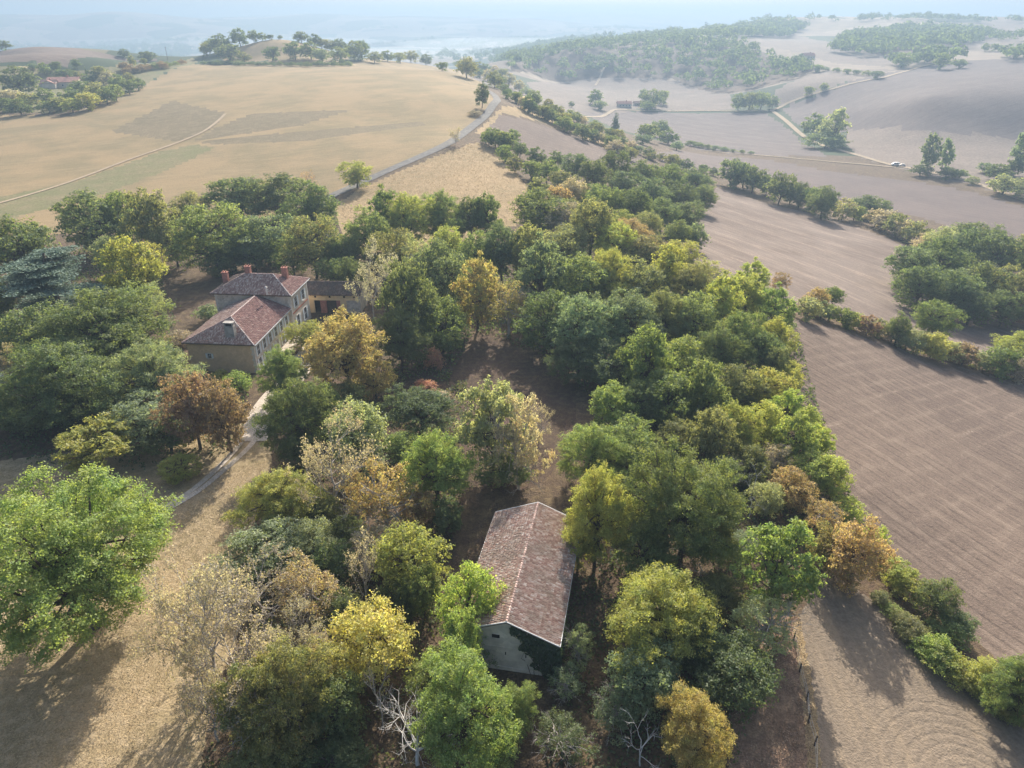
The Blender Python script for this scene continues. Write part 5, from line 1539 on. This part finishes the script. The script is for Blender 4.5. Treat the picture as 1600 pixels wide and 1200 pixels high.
T(134, 111, 5, 14, 'conifer', 'dk', 0, 'thin dark cypress behind the red farmhouse roof')
along([(195, 112), (230, 106), (260, 102), (288, 97)], 9, (20, 14), (.6, .75), ['dk', 'br', 'gr'], ['shrub0', 'shrub1', 'far1'], 'garden hedge running up the ridge', 'clipped hedge from the farmhouse up to the knoll', 1, (0, .2))
# valley
T(1306, 197, 46, 62, 'farpoplar', 'pl', .1, 'tall pale poplar clump beside the valley track')
T(1272, 196, 36, 34, 'far0', 'gr', 0, 'dark low tree left of the tall poplar clump')
T(1292, 222, 60, 16, 'shrub0', 'gr', 0, 'dark undergrowth at the poplar foot beside the valley track')
T(1456, 236, 32, 56, 'farpoplar', 'sg', .1, 'leaning feathery poplar near the white van')
T(1478, 240, 24, 48, 'farpoplar', 'sg', .1, 'slimmer feathery poplar right of the leaning one')
T(1592, 238, 30, 60, 'farpoplar', 'sg', .2, 'tall thin poplar at the frame edge of the valley')
T(962, 190, 17, 26, 'conifer', 'bg', 0, 'dark pointed fir in the valley hedge')
for i, (u, v, w, h, ck) in enumerate([(930, 152, 24, 22, 'gr'), (936, 164, 22, 14, 'sg'), (1005, 150, 12, 20, 'bg'), (1020, 155, 34, 28, 'gr'), (1034, 152, 20, 22, 'gr'), (1012, 166, 24, 12, 'gr'), (893, 163, 9, 9, 'dk'), (1015, 208, 34, 28, 'gr'), (1032, 202, 30, 26, 'bg'), (1045, 215, 30, 22, 'gr'), (1005, 218, 26, 16, 'sg'), (1058, 228, 20, 14, 'sg'),
                                       (1155, 160, 22, 26, 'gr'), (1172, 158, 26, 28, 'ol'), (1190, 158, 26, 26, 'gr'), (1208, 160, 20, 20, 'sg'), (1265, 142, 16, 14, 'gr'), (1288, 136, 14, 12, 'gr'), (1560, 270, 42, 26, 'dk'), (1585, 262, 30, 26, 'dk'), (1570, 290, 50, 24, 'pl'), (1605, 300, 40, 24, 'pl'),
                                       (1540, 262, 26, 16, 'sg'), (1500, 272, 22, 14, 'gr'), (1520, 282, 20, 10, 'pl'), (1480, 270, 30, 14, 'dk'), (1440, 266, 30, 10, 'dk'), (1410, 95, 26, 22, 'gr'), (1470, 95, 22, 26, 'gr'), (1500, 100, 22, 12, 'gr'), (1540, 74, 12, 12, 'gr'), (1556, 74, 14, 12, 'gr'), (1586, 84, 24, 14, 'dk')]):
    T(u, v, w, h, 'far%d' % (i % 3), ck, .1, group='trees scattered over the valley floor')
    PLACED[-1]['wood'] = ('valley farm yard' if 880 < u < 1050 and v < 175 else 'clump by the valley fields' if u < 1070 else 'thicket at the valley crossroads' if u < 1220 else 'valley floor near the lane end' if v > 250 else 'hazy far slope above the valley')
along([(1072, 224), (1120, 232), (1180, 240)], 8, (16, 12), (.5, .6), ['gr', 'sg'], ['shrub0', 'shrub2'], 'low valley hedge', 'low hedge between the two valley fields', 1, (0, .1))
along([(1250, 104), (1290, 108), (1330, 112), (1380, 118)], 8, (16, 16), (.5, .6), ['gr', 'bg'], ['shrub0', 'far1'], 'hedge on the far slope', 'hedge climbing the hazy far slope', 1, (0, .1))

# ---- labels for every tree not described above
ORD = ['first', 'second', 'third', 'fourth', 'fifth', 'sixth', 'seventh', 'eighth', 'ninth', 'tenth', 'eleventh', 'twelfth', 'thirteenth', 'fourteenth', 'fifteenth', 'sixteenth', 'seventeenth', 'eighteenth', 'nineteenth', 'twentieth']
def ordn(i):
    if i < 20: return ORD[i]
    tens = {2: 'twenty', 3: 'thirty', 4: 'forty'}[(i + 1) // 10]
    r = (i + 1) % 10
    return (tens[:-1] + 'ieth') if r == 0 else tens + ' ' + ORD[r - 1]
LM = {'the house chimneys': (400, 430), 'the outbuilding': (518, 455), 'the barn': (825, 880), 'the topiary bush': (281, 733), 'the cedar': (85, 450), 'the golden chestnut': (538, 553), 'the red maple bush': (677, 566), 'the tall clearing tree': (785, 665),
      'the russet orange tree': (1340, 865), 'the huge lone oak': (108, 868), 'the white dead tree': (655, 1165), 'the wide green tree': (1070, 790), 'the yellowing crown': (745, 462), 'the orange canopy tree': (985, 372),
      'the hedge end': (1240, 480), 'the meadow': (700, 300), 'the silvery domed pair': (945, 510), 'the white dead branches': (1175, 775)}
fill = [p for p in PLACED if not p['label'] and 'hedge' not in p and 'wood' not in p]
groups = {}
for p in fill:
    k = min(LM, key=lambda n_: math.hypot(LM[n_][0] - p['u'], (LM[n_][1] - p['v']) * 1.3))
    du, dv = p['u'] - LM[k][0], p['v'] - LM[k][1]
    rel = ('right of' if du > 0 else 'left of') if abs(du) > abs(dv) else ('in front of' if dv > 0 else 'behind')
    groups.setdefault((rel, k), []).append((math.hypot(du, dv), id(p), p))
for (rel, k), L_ in groups.items():
    L_.sort(key=lambda t: t[:2])
    for i, (_, _, p) in enumerate(L_):
        sz = 'small' if p['w'] < 60 else 'medium' if p['w'] < 85 else 'large'
        p['label'] = f"{sz} {p['cw']} {KINDW[p['kd']]} {rel} {k}, " + (f"{ordn(i)} nearest to it" if i else 'nearest to it')
woods = {}
for p in PLACED:
    if 'wood' in p: woods.setdefault(p['wood'], []).append(p)
for k, L_ in woods.items():
    L_.sort(key=lambda p: p['u'])
    for i, p in enumerate(L_):
        p['label'] = f"{'tinged ' if p['aut'] > .2 else ''}{p['cw']} tree, {ordn(i)} from the left in {k}"
for p in PLACED:
    if 'hedge' in p:
        what, i, n_ = p['hedge']
        p['label'] = f"{p['cw']} {'bush' if p['kd'] == 'shrub' else 'tree'}, {ordn(i)} from the left in {what}"
for p in PLACED:
    p['o']['label'] = ' '.join(p['label'].split()[:16])

# ---- ivy on the barn gable
rg = np.random.default_rng(8)
ivy = []
while len(ivy) < 2600:
    x, z = rg.uniform(.4, BW + .2), rg.uniform(-.2, 6.6)
    top = br_ - .2 - (br_ - be) * abs(x) / BW
    edge = 1.2 + (4.9 - z) * .62 + .5 * math.sin(z * 3)
    if z < top and x > edge * .9 and (z > 1.2 or x > 3.6): ivy.append((x, .05 - rg.uniform(0, .35), z))
    if rg.random() < .12:
        yy = rg.uniform(0, 5); ivy.append((BW - .2 + rg.uniform(0, .35), yy, rg.uniform(0, 4.4)))
P = np.array(ivy[:2600]); Nn = np.array([0, -1., .4]) + unit_dirs(len(P), rg) * .6; Nn /= np.linalg.norm(Nn, axis=1)[:, None]
vi = tag(empty('ivy', barn.location, BA), 'dark ivy climbing the right half of the barn gable', 'climbing plant')
io = add('foliage', mesh_np('ivy', leaf_quads(P, Nn, .34, rg), np.arange(len(P) * 4).reshape(-1, 4), M['leaf']), vi)
io.color = (.035, .06, .025, .97)
TVs = []
for k in range(7):
    TVs += limb(np.array([2.5 + k * .4, .08, -.1]), np.array([1.8 + k * .55, .05, 3.2 + .2 * k % 1]), .04, .015, rg, 4, .04)
tv, tf = tube_np(TVs, 5)
add('stems', mesh_np('ivy_stems', tv, tf, M['bark']), vi)

# ---- undergrowth and grass tufts nobody could count
def scatter(name, px, n, size, colr, mat, zr=(.0, .5), upn=.6, zoff=0, seed=1, even=False):
    poly = wpoly(px)
    rg = np.random.default_rng(seed)
    lo_, hi_ = poly.min(0), poly.max(0)
    P = rg.uniform(lo_, hi_, (n * 3, 2))
    P = P[inside(poly, P[:, 0], P[:, 1])][:n]
    # clumping
    cl = np.sin(P[:, 0] * .9) * np.sin(P[:, 1] * .8 + 1) + .6 * np.sin(P[:, 0] * .37 + 2) * np.sin(P[:, 1] * .31)
    if even: cl = cl * 0 + 1
    keep = rg.random(len(P)) < np.clip(.45 + .5 * cl, .06, 1)
    P = P[keep]
    z = gz(P[:, 0], P[:, 1]) + rg.uniform(zr[0], zr[1], len(P)) * (1 + .8 * np.clip(cl[keep], 0, 1))
    C = np.stack([P[:, 0], P[:, 1], z], -1)
    Nn = np.array([0, 0, upn]) + unit_dirs(len(C), rg); Nn /= np.linalg.norm(Nn, axis=1)[:, None]
    o = add(name, mesh_np(name, leaf_quads(C, Nn, size, rg), np.arange(len(C) * 4).reshape(-1, 4), mat))
    o.color = colr
    return tag(o, kind='stuff')
scatter('undergrowth', [(600, 600), (600, 420), (800, 380), (840, 320), (1000, 370), (1230, 480), (1330, 790), (1230, 900), (1100, 700), (940, 640), (860, 560), (740, 520), (700, 600)], 90000, .55, (.06, .085, .03, .85), M['leaf'], (0, .9))
scatter('undergrowth', [(480, 640), (730, 600), (720, 800), (640, 1250), (300, 1250), (420, 880), (440, 760)], 34000, .4, (.07, .085, .035, .7), M['leaf'], (0, .7), seed=2)
scatter('undergrowth', [(900, 760), (1200, 760), (1240, 960), (1130, 1250), (840, 1250), (880, 1000)], 26000, .38, (.06, .08, .035, .75), M['leaf'], (0, .7), seed=3)
scatter('undergrowth', [(-60, 420), (250, 420), (290, 560), (390, 620), (380, 700), (300, 720), (200, 740), (0, 720), (-60, 640)], 30000, .5, (.05, .075, .03, .9), M['leaf'], (0, .8), seed=4)
scatter('undergrowth', [(100, 400), (300, 330), (520, 310), (540, 400), (380, 410), (260, 420)], 20000, .6, (.05, .075, .03, .85), M['leaf'], (0, .9), seed=5)
scatter('fallen_leaves', [(240, 420), (330, 400), (560, 560), (900, 640), (880, 980), (700, 900), (600, 640), (300, 560)], 26000, .2, (.17, .11, .075, 1), M['grass'], (.02, .05), 4, seed=6)
scatter('grass_tufts', [(0, 1260), (0, 980), (230, 760), (420, 720), (340, 900), (270, 1040), (200, 1260)], 60000, .09, (.40, .30, .18, 1), M['grass'], (.0, .08), .5, seed=7, even=True)
scatter('grass_tufts', [(1120, 1010), (1215, 960), (1250, 965), (1262, 1050), (1284, 1260), (1120, 1260)], 22000, .14, (.33, .24, .17, 1), M['grass'], (.0, .12), .3, seed=8)
scatter('meadow_grass', [(520, 322), (560, 296), (640, 262), (745, 222), (800, 262), (828, 296), (810, 350), (600, 400)], 26000, .22, (.46, .34, .19, 1), M['grass'], (.0, .2), .3, seed=9, even=True)

# ---- distant woods that read as one mass
def far_wood(name, polys, n, R, colr, seed, leaves=55):
    rg = np.random.default_rng(seed)
    Cs = []
    wp = [wpoly(p) for p in polys]
    ar = np.array([abs(np.sum(p[:, 0] * np.roll(p[:, 1], 1) - p[:, 1] * np.roll(p[:, 0], 1))) for p in wp]); ar /= ar.sum()
    for p, a in zip(wp, ar):
        k = int(n * a) + 3
        lo_, hi_ = p.min(0), p.max(0)
        q = rg.uniform(lo_, hi_, (k * 6, 2)); q = q[inside(p, q[:, 0], q[:, 1])][:k]
        Cs.append(q)
    q = np.concatenate(Cs)
    r = R * rg.uniform(.6, 1.4, len(q))
    z = gz(q[:, 0], q[:, 1])
    idx_ = np.repeat(np.arange(len(q)), leaves)
    d = unit_dirs(len(idx_), rg); d[:, 2] = np.abs(d[:, 2]) * 1.1 - .1
    lob = 1 + .18 * np.sin(3 * np.arctan2(d[:, 1], d[:, 0]) + idx_) + .1 * np.sin(7 * d[:, 2] + idx_ * 1.7)
    C = np.stack([q[idx_, 0], q[idx_, 1], z[idx_] + r[idx_] * .8], -1) + d * (r[idx_] * lob * rg.uniform(.75, 1, len(idx_)))[:, None] * (1, 1, .95)
    Nn = d + unit_dirs(len(idx_), rg) * .5; Nn /= np.linalg.norm(Nn, axis=1)[:, None]
    sz = np.repeat(r, leaves) * .42
    n_ = len(C)
    t = np.cross(Nn, unit_dirs(n_, rg)); t /= np.linalg.norm(t, axis=1)[:, None]
    s = np.cross(Nn, t); L = (sz * rg.uniform(.7, 1.3, n_))[:, None]
    V = np.stack([C - t * L * .5, C - s * L * .38, C + t * L * .5, C + s * L * .38], 1).reshape(-1, 3)
    o = add(name, mesh_np(name, V, np.arange(n_ * 4).reshape(-1, 4), M['leaf']))
    o.color = colr
    return tag(o, kind='stuff')
far_wood('hillside_wood', [[(765, 95), (800, 72), (850, 62), (960, 66), (1060, 52), (1140, 62), (1200, 86), (1290, 108), (1210, 132), (1140, 146), (1050, 122), (950, 120), (850, 122), (800, 112)]], 2600, 7, (.07, .10, .04, .85), 21)
far_wood('hilltop_wood', [[(1300, 82), (1320, 62), (1400, 48), (1480, 50), (1550, 58), (1500, 76), (1420, 84), (1350, 90)], [(1100, 52), (1200, 40), (1260, 44), (1230, 60), (1130, 60)], [(1380, 100), (1400, 96), (1500, 92), (1500, 100), (1400, 106)], [(1560, 88), (1640, 84), (1640, 98), (1580, 98)]], 1000, 9, (.07, .10, .04, .9), 22)
far_wood('skyline_wood', [[(930, 46), (1050, 38), (1180, 33), (1340, 31), (1340, 35), (1180, 39), (1060, 44), (950, 52)], [(1340, 30), (1480, 29), (1640, 28), (1640, 33), (1480, 34), (1340, 35)], [(1080, 44), (1200, 40), (1280, 42), (1200, 48)], [(1500, 64), (1640, 56), (1640, 62), (1500, 70)]], 1300, 7, (.06, .09, .035, .9), 23, 45)
far_wood('middle_distance_wood', [[(640, 92), (700, 84), (790, 80), (800, 90), (760, 98), (720, 100)], [(700, 76), (900, 60), (960, 62), (860, 72), (760, 84)], [(820, 50), (950, 44), (1050, 44), (960, 56)], [(700, 68), (800, 58), (860, 56), (760, 70)]], 700, 9, (.05, .08, .04, .9), 24)
far_wood('plain_hedgerows', [[(-50, 66), (300, 62), (300, 64), (-50, 68)], [(0, 58), (500, 54), (500, 56), (0, 60)], [(100, 70), (330, 68), (330, 71), (100, 73)], [(400, 60), (700, 66), (700, 68), (400, 62)], [(0, 48), (500, 46), (500, 48), (0, 50)], [(500, 50), (800, 54), (800, 56), (500, 52)], [(-50, 80), (200, 76), (340, 76), (300, 84), (-50, 86)]], 1500, 13, (.045, .075, .04, .9), 25, 36)
bpy.context.view_layer.update()
print('trees', len(PLACED), 'script size ok')

# ------------------------------------------------------------------ haze
hm = bpy.data.materials.new('haze')
hm.use_nodes = True
nt = hm.node_tree
for nd in list(nt.nodes): nt.nodes.remove(nd)
out = N(nt, 'ShaderNodeOutputMaterial')
pv = N(nt, 'ShaderNodeVolumePrincipled')
pv.inputs['Color'].default_value = (.265, .365, .49, 1)
pv.inputs['Density'].default_value = HAZE_DENSITY
pv.inputs['Anisotropy'].default_value = .3
nt.links.new(pv.outputs[0], out.inputs['Volume'])
hb = MB()
zs = verts[:, 2]
hb.box(-14300, -14300, zs.min() - 1.5, 14300, 14300, max(zs.max() + 25, CH + 20))
ho = hb.build('haze', hm)
tag(ho, kind='stuff')
print('terrain z range', zs.min(), zs.max())

# low morning mist lying in the far valleys
mm = bpy.data.materials.new('mist'); mm.use_nodes = True
nt = mm.node_tree
for nd in list(nt.nodes): nt.nodes.remove(nd)
out = N(nt, 'ShaderNodeOutputMaterial'); pv = N(nt, 'ShaderNodeVolumePrincipled')
pv.inputs['Color'].default_value = (.8, .86, .92, 1); pv.inputs['Density'].default_value = .0009; pv.inputs['Anisotropy'].default_value = .3
nt.links.new(pv.outputs[0], out.inputs['Volume'])
def mist(u, r, z, sx, sy, sz):
    p = upoint(u, r, z)
    V, Fc = [], []
    for i in range(9):
        t = math.pi * i / 8
        for j in range(16):
            a_ = 2 * math.pi * j / 16
            V.append((math.sin(t) * math.cos(a_) * sx, math.sin(t) * math.sin(a_) * sy, math.cos(t) * sz))
    for i in range(8):
        for j in range(16):
            Fc.append((i * 16 + j, (i + 1) * 16 + j, (i + 1) * 16 + (j + 1) % 16, i * 16 + (j + 1) % 16))
    o = add('mist', mesh_np('mist', V, Fc, mm), None, p)
    tag(o, kind='stuff')
mist(640, 2500, -42, 420, 330, 20)
mist(800, 2900, -25, 450, 330, 22)
mist(450, 4600, -55, 900, 400, 24)
